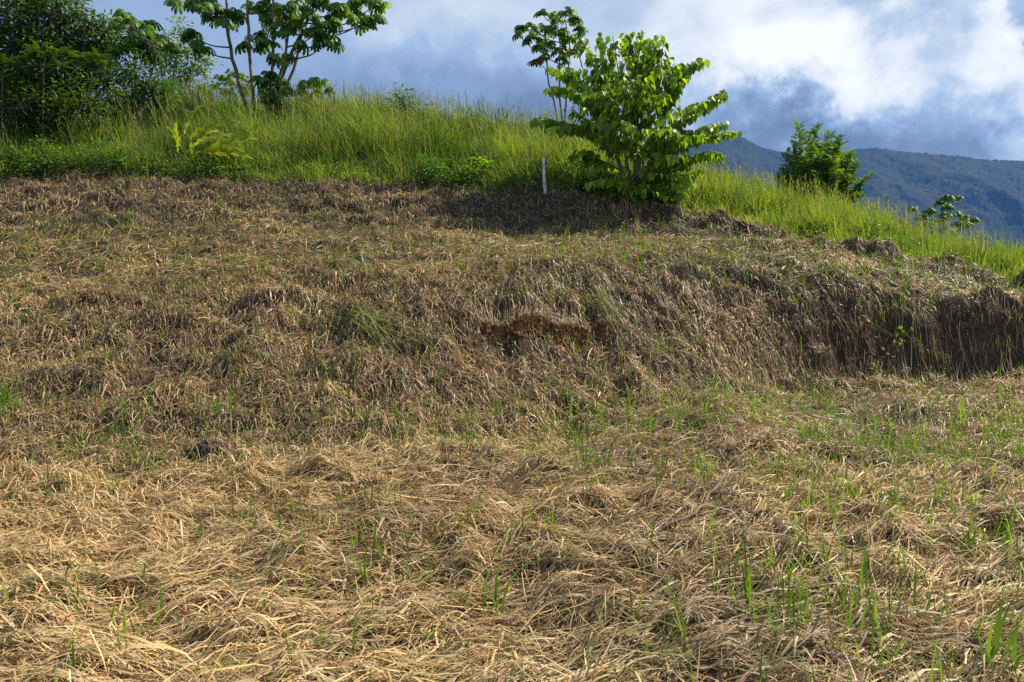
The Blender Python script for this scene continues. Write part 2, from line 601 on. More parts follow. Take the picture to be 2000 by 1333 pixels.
# ------------------------------------------------------------------ ground sheet
def grid_mesh(name, X, Y, Z, C, mat, smooth=True):
    nx, ny = X.shape
    mb = MB()
    v = np.stack([X, Y, Z], -1).reshape(-1, 3)
    i = np.arange(nx - 1)[:, None] * ny + np.arange(ny - 1)[None, :]
    q = np.stack([i, i + ny, i + ny + 1, i + 1], -1).reshape(-1, 4)
    mb.add(v, q, C.reshape(-1, 3))
    return mb.build(name, mat, smooth=smooth)


def build_ground():
    u = np.linspace(-1.2, 1.2, 900)
    Y = np.concatenate([np.linspace(1.2, 22, 900), np.geomspace(22.1, 880, 160)])
    U, YY = np.meshgrid(u, Y, indexing='ij')
    X = U * YY
    Z = H(X, YY)
    soil = np.array([0.034, 0.023, 0.015]); grey = np.array([0.095, 0.070, 0.048])
    red = np.array([0.32, 0.165, 0.065]); green = np.array([0.030, 0.050, 0.012])
    t = (0.5 + 0.5 * fbm(X * 2, YY * 2, 3, 50))[..., None]
    C = soil * (1 - t) + grey * t
    w, c = notch_w(X, YY)
    k = (w * np.exp(-((c - 0.03 - YY) / 0.05) ** 2))
    k = np.maximum(k, 0.7 * np.exp(-(((X - SCAR_X) / 0.15) ** 2 + ((YY - SCAR_Y) / 0.2) ** 2)))
    k = np.clip(k * 1.5, 0, 1)[..., None]
    C = C * (1 - k) + red * k
    g = sstep(-0.3, 0.6, YY - knot(X, YY, 5))[..., None]
    C = C * (1 - g) + green * g
    grid_mesh('ground', X, YY, Z, C, M_GROUND)['kind'] = 'structure'
    # the field round and behind the viewer
    g0 = np.linspace(-1, 1, 60)
    X2, Y2 = np.meshgrid(np.sign(g0) * np.abs(g0) ** 1.6 * 60, np.linspace(-60, 1.25, 50), indexing='ij')
    Z2 = np.full_like(X2, -1.6) + 0.10 * fbm(X2 * 0.55, Y2 * 0.55, 3, 1) * sstep(-3, -1, -np.abs(Y2 - 1.25))
    Z2 = Z2 - 0.03
    grid_mesh('field_behind', X2, Y2, Z2, np.tile(np.array([0.09, 0.07, 0.04]), X2.shape + (1,)), M_GROUND)['kind'] = 'structure'


build_ground()

# ------------------------------------------------------------------ mountain
def build_mountain():
    # ridge line by bearing: pixel column -> pixel row of the crest
    kx = np.array([-1200, 0, 700, 1000, 1250, 1400, 1440, 1480, 1540, 1610, 1660, 1700, 1760, 1830, 1900, 2000, 2300, 3200])
    ky = np.array([520, 500, 420, 360, 310, 268, 276, 296, 312, 312, 300, 297, 304, 311, 318, 322, 328, 330])
    n, m = 620, 300
    px = np.linspace(700, 2500, n)
    s = np.linspace(0, 1, m)
    PX, S = np.meshgrid(px, s, indexing='ij')
    U = (PX - 1000) / F_PX
    Yb, Yr = 1250.0, 2600.0
    Yd = Yb + (Yr - Yb) * S
    X = U * Yd
    crest = (560 - np.interp(PX, kx, ky)) / F_PX * Yr
    foot = -190.0
    prof = S ** 0.92
    Z = foot + (crest - foot) * prof
    # spurs and gullies running down the flank
    sp = fbm(X / 330 + 0.25 * S, Yd / 800, 4, 70)
    Z += sp * 140 * np.sin(np.pi * np.clip(S, 0, 1)) ** 0.8
    Z += 14 * fbm(X / 70, Yd / 70, 3, 80) * (0.35 + 0.65 * np.sin(np.pi * S))
    # tree crowns
    cr_ = np.abs(pnoise(X / 13, Yd / 16, 90)) * 9 + np.abs(pnoise(X / 7, Yd / 8, 91)) * 5
    Z += 9 - cr_
    t = (0.5 + 0.7 * fbm(X / 120, Yd / 120, 4, 95))[..., None]
    t2 = (0.5 + 0.6 * pnoise(X / 12, Yd / 14, 97))[..., None]
    C = np.array([0.004, 0.010, 0.004]) * (1 - t) + np.array([0.018, 0.030, 0.009]) * t
    C = C * (0.35 + 1.5 * np.clip(t2, 0, 1.2) ** 1.5)
    # back side
    o = grid_mesh('mountain', X, Yd, Z, C, M_MOUNT, smooth=False)
    o['kind'] = 'structure'


M_MOUNT = attr_mat('forested_slope', 0.9, 0, 0.1)
build_mountain()

# ------------------------------------------------------------------ zones on the mown ground
def greenline(x, y):
    """>0 where the tall green grass stands"""
    k5 = knot(x, y, 5)
    return y - k5 - 0.40 * fbm(x * 0.8, y * 0 + 2.0, 3, 60) - 0.35 * fbm(x * 2.4, y * 1.5, 2, 62)


# ------------------------------------------------------------------ straw
def sample_field(n, y0, y1, pw, umax=0.80, r=rng):
    """more samples close to the viewer; uniform in bearing"""
    t = r.random(n)
    if abs(pw - 1) < 1e-6:
        Y = y0 * (y1 / y0) ** t
    else:
        a = 1 - pw
        Y = (y0 ** a + t * (y1 ** a - y0 ** a)) ** (1 / a)
    u = r.uniform(-umax, umax, n)
    return u * Y, Y


def build_straw():
    mb = MB()
    groups = [  # number of tufts, blades each, depth range, power, length range, width
        (9500, 16, 1.7, 6.5, 0.35, (0.09, 0.38), 0.0056),
        (12500, 15, 5.5, 11.5, 0.0, (0.07, 0.30), 0.0064),
        (14000, 13, 10.0, 21.0, 0.2, (0.07, 0.28), 0.0095),
    ]
    for (nt, nb, y0, y1, pw, (l0, l1), wd) in groups:
        tx, ty = sample_field(nt, y0, y1, pw)
        keep = greenline(tx, ty) < 0.8
        w, c = notch_w(tx, ty)
        s = c - ty
        innotch = (w > 0.25) & (s > -0.05) & (s < 0.14)
        scar = (((tx - SCAR_X) / 0.12) ** 2 + ((ty - SCAR_Y) / 0.14) ** 2) < 1
        keep &= ~innotch & ~scar
        # thin, bare-ish patches
        pt = fbm(tx * 0.9, ty * 0.9, 3, 33)
        keep &= rng.random(nt) < np.clip(0.84 + pt * 1.3 - 0.10 * (tx > .8), np.where(ty > 8, 0.6, 0.36), 1)
        tx, ty = tx[keep], ty[keep]; nt = len(tx)
        kf = knot(tx, ty, 2); kc = knot(tx, ty, 3)
        bank = sstep(kf - 0.5, kf + 0.4, ty) * (1 - sstep(kc - 0.2, kc + 0.6, ty))
        k4, k5 = knot(tx, ty, 4), knot(tx, ty, 5)
        bank = np.maximum(bank, 0.8 * sstep(k4 - 0.3, k4 + 0.4, ty) * (1 - sstep(k5 - 0.3, k5, ty)))
        # lay direction: swathes on the level, down the slope on the banks
        swath = 0.30 + 1.1 * fbm(tx * 0.35, ty * 0.5, 2, 44) + 0.9 * fbm(tx * 1.3, ty * 1.3, 2, 47)
        n_ = Hn(tx, ty, 0.25)
        down = np.arctan2(n_[:, 1], n_[:, 0]) + 0.55 * fbm(tx * 0.9, ty * 0.9, 2, 49) + 0.30 + 0.50 * sstep(-2, 0, tx)
        dd = np.stack([np.cos(swath) * (1 - bank) + 1.3 * np.cos(down) * bank, np.sin(swath) * (1 - bank) + 1.3 * np.sin(down) * bank], -1)
        ta = np.arctan2(dd[:, 1], dd[:, 0]) + rng.normal(0, 1, nt) * (0.35 + 0.35 * bank + 0.25 * (ty > 6.5) + 1.5 * sstep(.80, .62, n_[:, 2]))
        # straw tone per tuft
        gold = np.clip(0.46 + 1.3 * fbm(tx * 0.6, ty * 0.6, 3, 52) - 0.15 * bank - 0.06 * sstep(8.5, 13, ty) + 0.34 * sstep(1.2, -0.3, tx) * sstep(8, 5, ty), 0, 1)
        N = nt * nb
        ti = np.repeat(np.arange(nt), nb)
        spread = rng.uniform(0.05, 0.17, nt)[ti] * (1 + 0.4 * (ty[ti] > 10))
        x0 = tx[ti] + rng.normal(0, 1, N) * spread
        y0_ = ty[ti] + rng.normal(0, 1, N) * spread
        jit = rng.normal(0, 1, N) * (0.28 + 0.30 * bank[ti]) + (rng.random(N) < 0.22 + 0.22 * bank[ti]) * rng.uniform(-1.6, 1.6, N)
        an = ta[ti] + jit
        L = rng.uniform(l0, l1, N) * rng.choice([0.45, 0.7, 1.0, 1.35], N) * (1 - 0.30 * bank[ti] - 0.25 * sstep(.80, .62, n_[ti, 2]))
        Sg = 5
        s = np.linspace(0, 1, Sg)
        curl = rng.normal(0, 0.42, N) * (1 + 1.4 * bank[ti])
        kink = (rng.random(N) < 0.25) * rng.normal(0, 1.0, N)
        kat = rng.integers(1, Sg - 1, N)
        px = np.zeros((N, Sg)); py = np.zeros((N, Sg))
        px[:, 0] = x0; py[:, 0] = y0_
        for i in range(1, Sg):
            a_i = an + curl * (s[i] - 0.5) + kink * (i > kat)
            px[:, i] = px[:, i - 1] + np.cos(a_i) * L / (Sg - 1)
            py[:, i] = py[:, i - 1] + np.sin(a_i) * L / (Sg - 1)
        hz = H(px.ravel(), py.ravel()).reshape(N, Sg)
        # straight-ish stems bridge small hollows
        lin = hz[:, :1] * (1 - s) + hz[:, -1:] * s
        hz = np.maximum(hz, hz * 0.45 + lin * 0.55)
        lay = rng.random(N) ** 1.7 * 0.048
        arch = rng.uniform(0.0, 0.05, N) * (rng.random(N) < 0.5) + rng.uniform(0, 0.09, N) * (rng.random(N) < 0.08)
        tip = rng.uniform(0, 0.10, N) * (rng.random(N) < 0.10)
        pz = hz + 0.006 + lay[:, None] + arch[:, None] * np.sin(np.pi * s)[None] + tip[:, None] * s[None] ** 2
        path = np.stack([px, py, pz], -1)
        sx = -np.sin(an); sy = np.cos(an)
        tl = rng.normal(0, 0.55, N)
        side = nrm(np.stack([sx, sy, tl], -1))
        leafy = rng.random(N) < 0.16
        w_ = wd * rng.uniform(0.55, 1.3, N) * np.where(leafy, 1.9, 1.0)
        prof = np.array([0.75, 1.0, 1.0, 0.85, 0.25])
        W = w_[:, None] * np.where(leafy[:, None], np.array([0.5, 1.0, 1.05, 0.7, 0.08]), prof)
        g = np.clip(gold[ti] + rng.normal(0, 0.26, N), 0, 1)[:, None]
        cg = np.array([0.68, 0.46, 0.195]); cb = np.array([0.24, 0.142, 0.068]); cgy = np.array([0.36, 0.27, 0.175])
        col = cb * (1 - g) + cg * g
        g = np.clip(g + (lay[:, None] / 0.055 - 0.42) * 0.75, 0, 1)  # low-lying pale blades coloured darker, painting in shade between the straw
        rr = rng.random(N)
        mgy = (rr < 0.30)[:, None]
        col = np.where(mgy, col * 0.4 + cgy * 0.6, col)
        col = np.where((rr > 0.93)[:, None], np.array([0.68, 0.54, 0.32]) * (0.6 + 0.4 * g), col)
        lg = fbm(x0 * 1.1, y0_ * 1.1, 2, 55)
        col = np.where(((rr > 0.25) & (rr < 0.33 + 0.22 * np.clip(lg + 0.1, 0, 1)))[:, None], np.array([0.20, 0.215, 0.065]), col)
        col = col * rng.uniform(0.7, 1.2, (N, 1))
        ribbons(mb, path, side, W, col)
    # straw hanging over the bare notch
    n = 420
    x0 = rng.uniform(-0.6, 1.4, n); x0 = x0[pnoise(x0 * 3.5, x0 * 0 + .5) > rng.uniform(-.5, .4, n)]; n = len(x0); w, c = notch_w(x0, np.full(n, 9.5))
    x0, c, w = x0[w > 0.15], c[w > 0.15], w[w > 0.15]; n = len(x0)
    y0 = c + rng.uniform(0.02, 0.22, n); S = 6; s = np.linspace(0, 1, S)
    L = rng.uniform(0.06, 0.22, n) * (1 + 0.9 * pnoise(x0 * 4, x0 * 0)); dx = rng.normal(0.05, 0.5, n) * L
    py = y0[:, None] - (y0 - c + 0.05 + rng.uniform(0, .05, n))[:, None] * np.minimum(1, s * 1.8)[None]
    px = x0[:, None] + dx[:, None] * s
    top = H(x0, c + 0.03)
    pz = np.where(s[None] < 0.4, np.maximum(H(px.ravel(), np.maximum(py, c[:, None] + .02).ravel()).reshape(n, S), top[:, None]) + 0.03, 0)
    pz = np.where(s[None] < 0.4, pz, top[:, None] + 0.03 - (s[None] - 0.35) * L[:, None] * rng.uniform(.3, 1.0, (n, 1)))
    g = rng.random((n, 1))
    ribbons(mb, np.stack([px, py, pz], -1), nrm(np.stack([np.ones(n), rng.normal(0, .4, n), rng.normal(0, .2, n)], -1)),
            0.006 * rng.uniform(.5, 1.3, n)[:, None] * np.array([.8, 1, 1, .8, .6, .2])[None], np.array([.2, .125, .06]) * (1 - g) + np.array([.5, .37, .19]) * g)
    o = mb.build('straw', M_STRAW)
    tag(o, kind='stuff', label='dry mown grass lying over the ground and the banks', cat='straw')


build_straw()


def build_clods():
    """crumbs of red earth on the notch wall and spilled below it"""
    r = np.random.default_rng(101)
    mb = MB()
    g = np.array([(a, b, c) for a in (-1, 1) for b in (-1, 1) for c in (-1, 1)], float) * .5
    qs = np.array([(0, 1, 3, 2), (4, 6, 7, 5), (0, 4, 5, 1), (2, 3, 7, 6), (0, 2, 6, 4), (1, 5, 7, 3)])
    n = 2600
    x = r.uniform(-.5, 1.45, n); w, c = notch_w(x, x)
    k = w > .25; x, c = x[k], c[k]; n = len(x)
    y = c - np.abs(r.normal(0.03, 0.05, n))
    x = np.concatenate([x, r.normal(SCAR_X, .09, 260)]); y = np.concatenate([y, r.normal(SCAR_Y, .10, 260)]); n = len(x)
    sz = np.clip(r.gamma(2.0, .0055, n), .005, .045)
    z = H(x, y) + sz * .2
    y = y - .4 * sz
    for t in range(6):
        tv = g * r.uniform(.6, 1.3, (8, 1)) + r.normal(0, .09, (8, 3))
        m = np.arange(n) % 6 == t
        col = leaf_cols(m.sum(), np.array([.12, .062, .027]), np.array([.31, .175, .080]), .2, r)
        instance(mb, (tv, qs), np.stack([x, y, z], -1)[m], r.normal(0, 1, (m.sum(), 3)), nrm(r.normal(0, 1, (m.sum(), 3))), sz[m], col)
    o = mb.build('earth_crumbs', M_GROUND)
    tag(o, kind='stuff', label='red earth crumbs in the bare notch of the bank', cat='soil')


build_clods()


def blades(mb, x, y, z, L, lean_dir, bend, width, col, S=4, up=None, taper=None):
    """upright grass blades that lean and droop"""
    N = len(x)
    s = np.linspace(0, 1, S)
    ld = np.stack([np.cos(lean_dir), np.sin(lean_dir)], -1)
    hor = (0.10 * s[None] + bend[:, None] * s[None] ** 2.2) * L[:, None]
    ver = (s[None] - 0.42 * np.clip(bend, 0, 1.4)[:, None] * s[None] ** 2.6) * L[:, None]
    path = np.stack([x[:, None] + ld[:, 0:1] * hor, y[:, None] + ld[:, 1:2] * hor, z[:, None] + ver], -1)
    ra = lean_dir + np.pi / 2 + rng.normal(0, 0.7, N)
    side = np.stack([np.cos(ra), np.sin(ra), np.zeros(N)], -1)
    if taper is None:
        taper = {4: np.array([0.7, 1.0, 0.75, 0.06]), 5: np.array([0.6, 0.95, 1.0, 0.65, 0.05]), 6: np.array([.55, .9, 1, .85, .5, .04])}[S]
    ribbons(mb, path, side, width[:, None] * taper[None], col)


def build_sprouts():
    """fine green shoots coming up through the straw"""
    mb = MB()
    for (n, y0, y1, pw, wd, hs) in [(4300, 1.9, 9, 0.55, 0.009, 1.0), (13500, 6.0, 20, 0.0, 0.0085, 0.9)]:
        x, y = sample_field(n, y0, y1, pw)
        kc = knot(x, y, 3); kf = knot(x, y, 2)
        dens = 0.40 + 1.3 * fbm(x * 0.7, y * 0.7, 3, 61)
        dens = dens + 0.25 * sstep(0.6, 3.2, x) * (y < kf + .2) + 0.40 * sstep(kc - 0.4, kc + 0.3, y) * (1 - sstep(15, 17, y)) - 0.30 * (x < 0) * (y < kf)
        dens = dens + 0.12 * sstep(kf - 1.2, kf, y) * (y < kf + 0.3)
        keep = (rng.random(n) < np.clip(dens, 0.03, 1)) & (greenline(x, y) < 0.1)
        x, y = x[keep], y[keep]
        nb = 4
        ti = np.repeat(np.arange(len(x)), nb)
        xx = x[ti] + rng.normal(0, 0.016, len(ti)); yy = y[ti] + rng.normal(0, 0.014, len(ti))
        N = len(xx)
        L = np.clip(rng.gamma(3.0, 0.032, N) + 0.03, 0.03, 0.30) * hs * (1 + 0.35 * (xx > 0.5))
        col = leaf_cols(N, np.array([0.08, 0.17, 0.022]), np.array([0.24, 0.36, 0.045]))
        blades(mb, xx, yy, H(xx, yy), L, rng.uniform(0, 6.28, N), np.abs(rng.normal(0, 0.35, N)), wd * rng.uniform(0.6, 1.4, N), col, 4)
    o = mb.build('grass_shoots', M_GRASS)
    tag(o, kind='stuff', label='short green grass shoots growing through the straw', cat='grass')


build_sprouts()


# ------------------------------------------------------------------ tall green grass on the hill
CLEAR = []
for (cx_, cy_, cY, cr_) in [(400, 300, 18.9, .75), (360, 300, 18.9, .6), (450, 300, 18.9, .6), (840, 330, 18.1, .45), (932, 340, 18.0, .3), (1118, 340, 18.1, .55), (95, 305, 18.9, .7), (205, 300, 19.0, .6), (400, 320, 18.6, .5), (790, 225, 23.8, .8), (790, 225, 22.9, .5), (1690, 500, 15.4, .8)]:
    _p = P(cx_, cy_, cY); CLEAR.append((_p[0], cY - .25, cr_))


def cleared(x, y):
    m = np.zeros(len(x), bool)
    for (a, b, c) in CLEAR:
        m |= (((x - a) / c) ** 2 + ((y - b) / (c * 1.1)) ** 2) < 1
    return m


def build_tall_grass():
    mb = MB()
    specs = [(3300, 34, 13.5, 21, 0.0), (5200, 34, 17, 40, -0.3)]
    for (nt, nb, y0, y1, pw) in specs:
        x, y = sample_field(nt, y0, y1, pw, 0.86)
        gl = greenline(x, y)
        keep = (gl > 0.05) & (y < knot(x, y, 6) + 5) & ~cleared(x, y)
        x, y, gl = x[keep], y[keep], gl[keep]
        nt = len(x)
        edge = sstep(0.0, 2.6, gl)
        hh = (0.38 + 0.50 * edge) * rng.uniform(0.5, 1.35, nt) * np.clip(1 + 0.9 * fbm(x * 0.6, y * 0.6, 3, 64), .4, 1.6)
        hh *= np.where(x > 3, 0.78, 1.0)
        ti = np.repeat(np.arange(nt), nb); N = len(ti)
        sp = rng.uniform(0.08, 0.20, nt)[ti]
        xx = x[ti] + rng.normal(0, 1, N) * sp; yy = y[ti] + rng.normal(0, 1, N) * sp
        L = hh[ti] * rng.uniform(0.5, 1.25, N)
        tone = np.clip(0.45 + 1.5 * fbm(x * 0.6, y * 0.6, 3, 66) + 0.22 * (x > 4) - 0.35 * (x < -8), 0, 1)[ti]
        tone = np.clip(tone + rng.normal(0, 0.22, N), 0, 1)[:, None]
        col = np.array([0.060, 0.135, 0.018]) * (1 - tone) + np.array([0.27, 0.345, 0.06]) * tone
        dry = rng.random(N) < (0.13 + 0.22 * np.clip(fbm(x * 0.6, y * 0.6, 2, 68), 0, 1)[ti])
        col = np.where(dry[:, None], np.array([0.34, 0.28, 0.12]), col)
        col *= rng.uniform(0.75, 1.2, (N, 1))
        bend = np.abs(rng.normal(0.22, 0.30, N))
        # bent slightly away from the prevailing wind
        lean = rng.normal(3.6, 1.0, nt)[ti] + rng.normal(0, 1.3, N)
        br = np.where(rng.random(nt) < 0.3, 1.7, 0.9)[ti]
        blades(mb, xx, yy, H(xx, yy) - 0.02, L, lean, bend * rng.uniform(.5, 2.0, nt)[ti], 0.013 * br * rng.uniform(0.6, 1.4, N), col, 5)
    # seed heads
    n = 5200
    x, y = sample_field(n, 16, 36, -0.4, 0.80)
    keep = (greenline(x, y) > 1.5) & (y < knot(x, y, 6) + 2.5)
    x, y = x[keep], y[keep]; n = len(x)
    L = rng.uniform(0.85, 1.45, n) * np.where(x > 3, 0.8, 1.0)
    z = H(x, y)
    ld = rng.normal(3.4, 1.0, n); bd = rng.uniform(0.0, 0.25, n)
    c = leaf_cols(n, np.array([0.20, 0.22, 0.07]), np.array([0.33, 0.29, 0.13]))
    blades(mb, x, y, z, L, ld, bd, np.full(n, 0.010), c, 5, taper=np.array([1, 1, .9, .7, .5]))
    k = 9
    ti = np.repeat(np.arange(n), k)
    tt = rng.uniform(0.74, 1.0, len(ti))
    hor = (0.10 * tt + bd[ti] * tt ** 2.2) * L[ti]
    ver = (tt - 0.42 * bd[ti] * tt ** 2.6) * L[ti]
    bx = x[ti] + np.cos(ld[ti]) * hor; by = y[ti] + np.sin(ld[ti]) * hor
    blades(mb, bx, by, z[ti] + ver, rng.uniform(0.05, 0.16, len(ti)), rng.uniform(0, 6.28, len(ti)), rng.uniform(0.3, 0.9, len(ti)),
           np.full(len(ti), 0.011), c[ti] * 1.1, 4)
    o = mb.build('tall_grass', M_GRASS)
    tag(o, kind='stuff', label='tall green grass covering the hill behind the mown ground', cat='grass')


build_tall_grass()


# ------------------------------------------------------------------ low broad-leaved weeds along the grass edge
def build_weeds():
    mb = MB()
    n = 900
    px = np.concatenate([rng.uniform(-150, 620, 620), rng.uniform(620, 1180, 170), rng.uniform(1320, 2100, 110)])
    u = (px - 1000) / F_PX
    k5 = np.interp(u, UG, KU[:, 5])
    y = k5 + np.abs(rng.normal(0.25, 0.55, n)) * np.where(px < 620, 2.2, 1.3)
    x = u * y
    kk = rng.random(n) < np.clip(0.15 + 1.8 * fbm(x * 0.7, y * 0.9, 2, 75), 0.03, 1) * np.where(px < 500, 1.0, 0.7)
    x, y = x[kk], y[kk]; n = len(x)
    nb = 42
    ti = np.repeat(np.arange(n), nb); N = len(ti)
    hgt = rng.uniform(0.15, 0.45, n)[ti] * rng.random(N) ** 0.6
    xx = x[ti] + rng.normal(0, 0.16, N); yy = y[ti] + rng.normal(0, 0.16, N)
    pos = np.stack([xx, yy, H(xx, yy) + hgt], -1)
    a = rng.uniform(0, 6.28, N)
    X = np.stack([np.cos(a), np.sin(a), rng.uniform(-.5, .2, N)], -1)
    Z = nrm(np.stack([rng.normal(0, .4, N), rng.normal(0, .4, N), np.ones(N)], -1))
    instance(mb, OVAL, pos, X, Z, rng.uniform(0.03, 0.12, N), leaf_cols(N, G_DARK, G_LIGHT * .9))
    o = mb.build('weeds', M_LEAF)
    tag(o, kind='stuff', label='low leafy weeds along the edge of the tall grass', cat='weeds')


build_weeds()


# ------------------------------------------------------------------ trees
def lobed_head(mb, c, n, Rr, size, ca, cb, flat=0.55, r=rng, petiole=None):
    """whorl of lobed leaves round a branch end"""
    a = r.uniform(0, 6.28, n)
    el = r.uniform(-0.25, 1.0, n)
    d = np.stack([np.cos(a) * np.cos(el), np.sin(a) * np.cos(el), np.sin(el) * flat * 1.6], -1)
    rad = Rr * r.uniform(0.55, 1.1, n)
    pos = np.asarray(c)[None] + d * rad[:, None]
    X = nrm(np.stack([np.cos(a), np.sin(a), r.uniform(-.7, -.05, n)], -1))
    Z = nrm(d * np.array([.8, .8, .3]) + np.array([0, 0, 1.0]) + r.normal(0, .22, (n, 3)))
    cols = leaf_cols(n, ca, cb, 0.2, r)
    sc = size * r.uniform(0.7, 1.15, n)
    for k in range(3):
        m = np.arange(n) % 3 == k
        if m.any():
            instance(mb, LOBED[k], pos[m], X[m], Z[m], sc[m], cols[m])
    if petiole is not None:
        for i in range(n):
            q = np.asarray(c) * 0.5 + pos[i] * 0.5 + np.array([0, 0, 0.03])
            tube(petiole, [c, q, pos[i]], [0.010, 0.008, 0.006], (0.16, 0.17, 0.06), 4)


BARK = np.array([0.235, 0.165, 0.105])


def lobed_tree(name, label, stems, heads, Y, leaf, n, Rr, ca=G_DARK * 1.25, cb=G_LIGHT, thick=0.05, cat='tree', group=None,
               base=None, dYs=0.6, seed=1, bark=BARK, brown=()):
    """stems: lists of pixel waypoints; heads: (px, py[, scale]) with a twig from the nearest stem point"""
    r = np.random.default_rng(seed)
    b = base if base is not None else P(stems[0][0][0], stems[0][0][1], Y)
    t = thing(name, label, cat, b, group)
    allp = []
    for si, st in enumerate(stems):
        dy = r.uniform(-dYs, dYs)
        pts = [P(q[0], q[1], Y + dy * (0.3 + 0.7 * i / max(1, len(st) - 1))) for i, q in enumerate(st)]
        g = pts[0].copy(); g[2] = min(g[2], float(H(np.array([g[0]]), np.array([g[1]]))[0])) - 0.1
        pts = [g] + pts
        path = spline(pts, 14)
        path[1:-1, :2] += r.normal(0, thick * 0.18, (12, 2))
        m = MB()
        th = thick * r.uniform(0.85, 1.15)
        tube(m, path, np.linspace(th, th * 0.45, 14), bark * r.uniform(0.85, 1.15), 8)
        m.build('trunk', M_BARK, t, smooth=True)
        allp.append(path)
    allp = np.concatenate(allp)
    mc = MB(); mt = MB()
    n = int(n * 1.35); leaf *= 1.08
    for hi, h in enumerate(heads):
        sc = h[2] if len(h) > 2 else 1.0
        dy = r.uniform(-1, 1) * (0.9 if Y > 20 else 0.5)
        c = P(h[0], h[1], Y + dy)
        # twig from a stem point lower than the head
        d = np.linalg.norm((allp - c) * np.array([1, 1, 0.8]), axis=1) + np.where(allp[:, 2] > c[2] - 0.15, 3.0, 0)
        s = allp[np.argmin(d)]
        mid = s * 0.45 + c * 0.55 + np.array([0, 0, -0.10 * np.linalg.norm(c - s)])
        mt = MB()
        tube(mt, spline([s, mid, c], 8), np.linspace(thick * 0.42, thick * 0.2, 8), bark * 0.8, 6)
        a_, b_ = (ca, cb)
        if hi in brown:
            a_, b_ = np.array([0.16, 0.07, 0.02]), np.array([0.22, 0.17, 0.03])
        lobed_head(mc, c, max(2, int(n * sc)), Rr * sc, leaf, a_, b_, r=r, petiole=mt)
        mt.build('branch', M_BARK, t, smooth=True)
    mc.build('crown', M_LEAF, t)
    return t


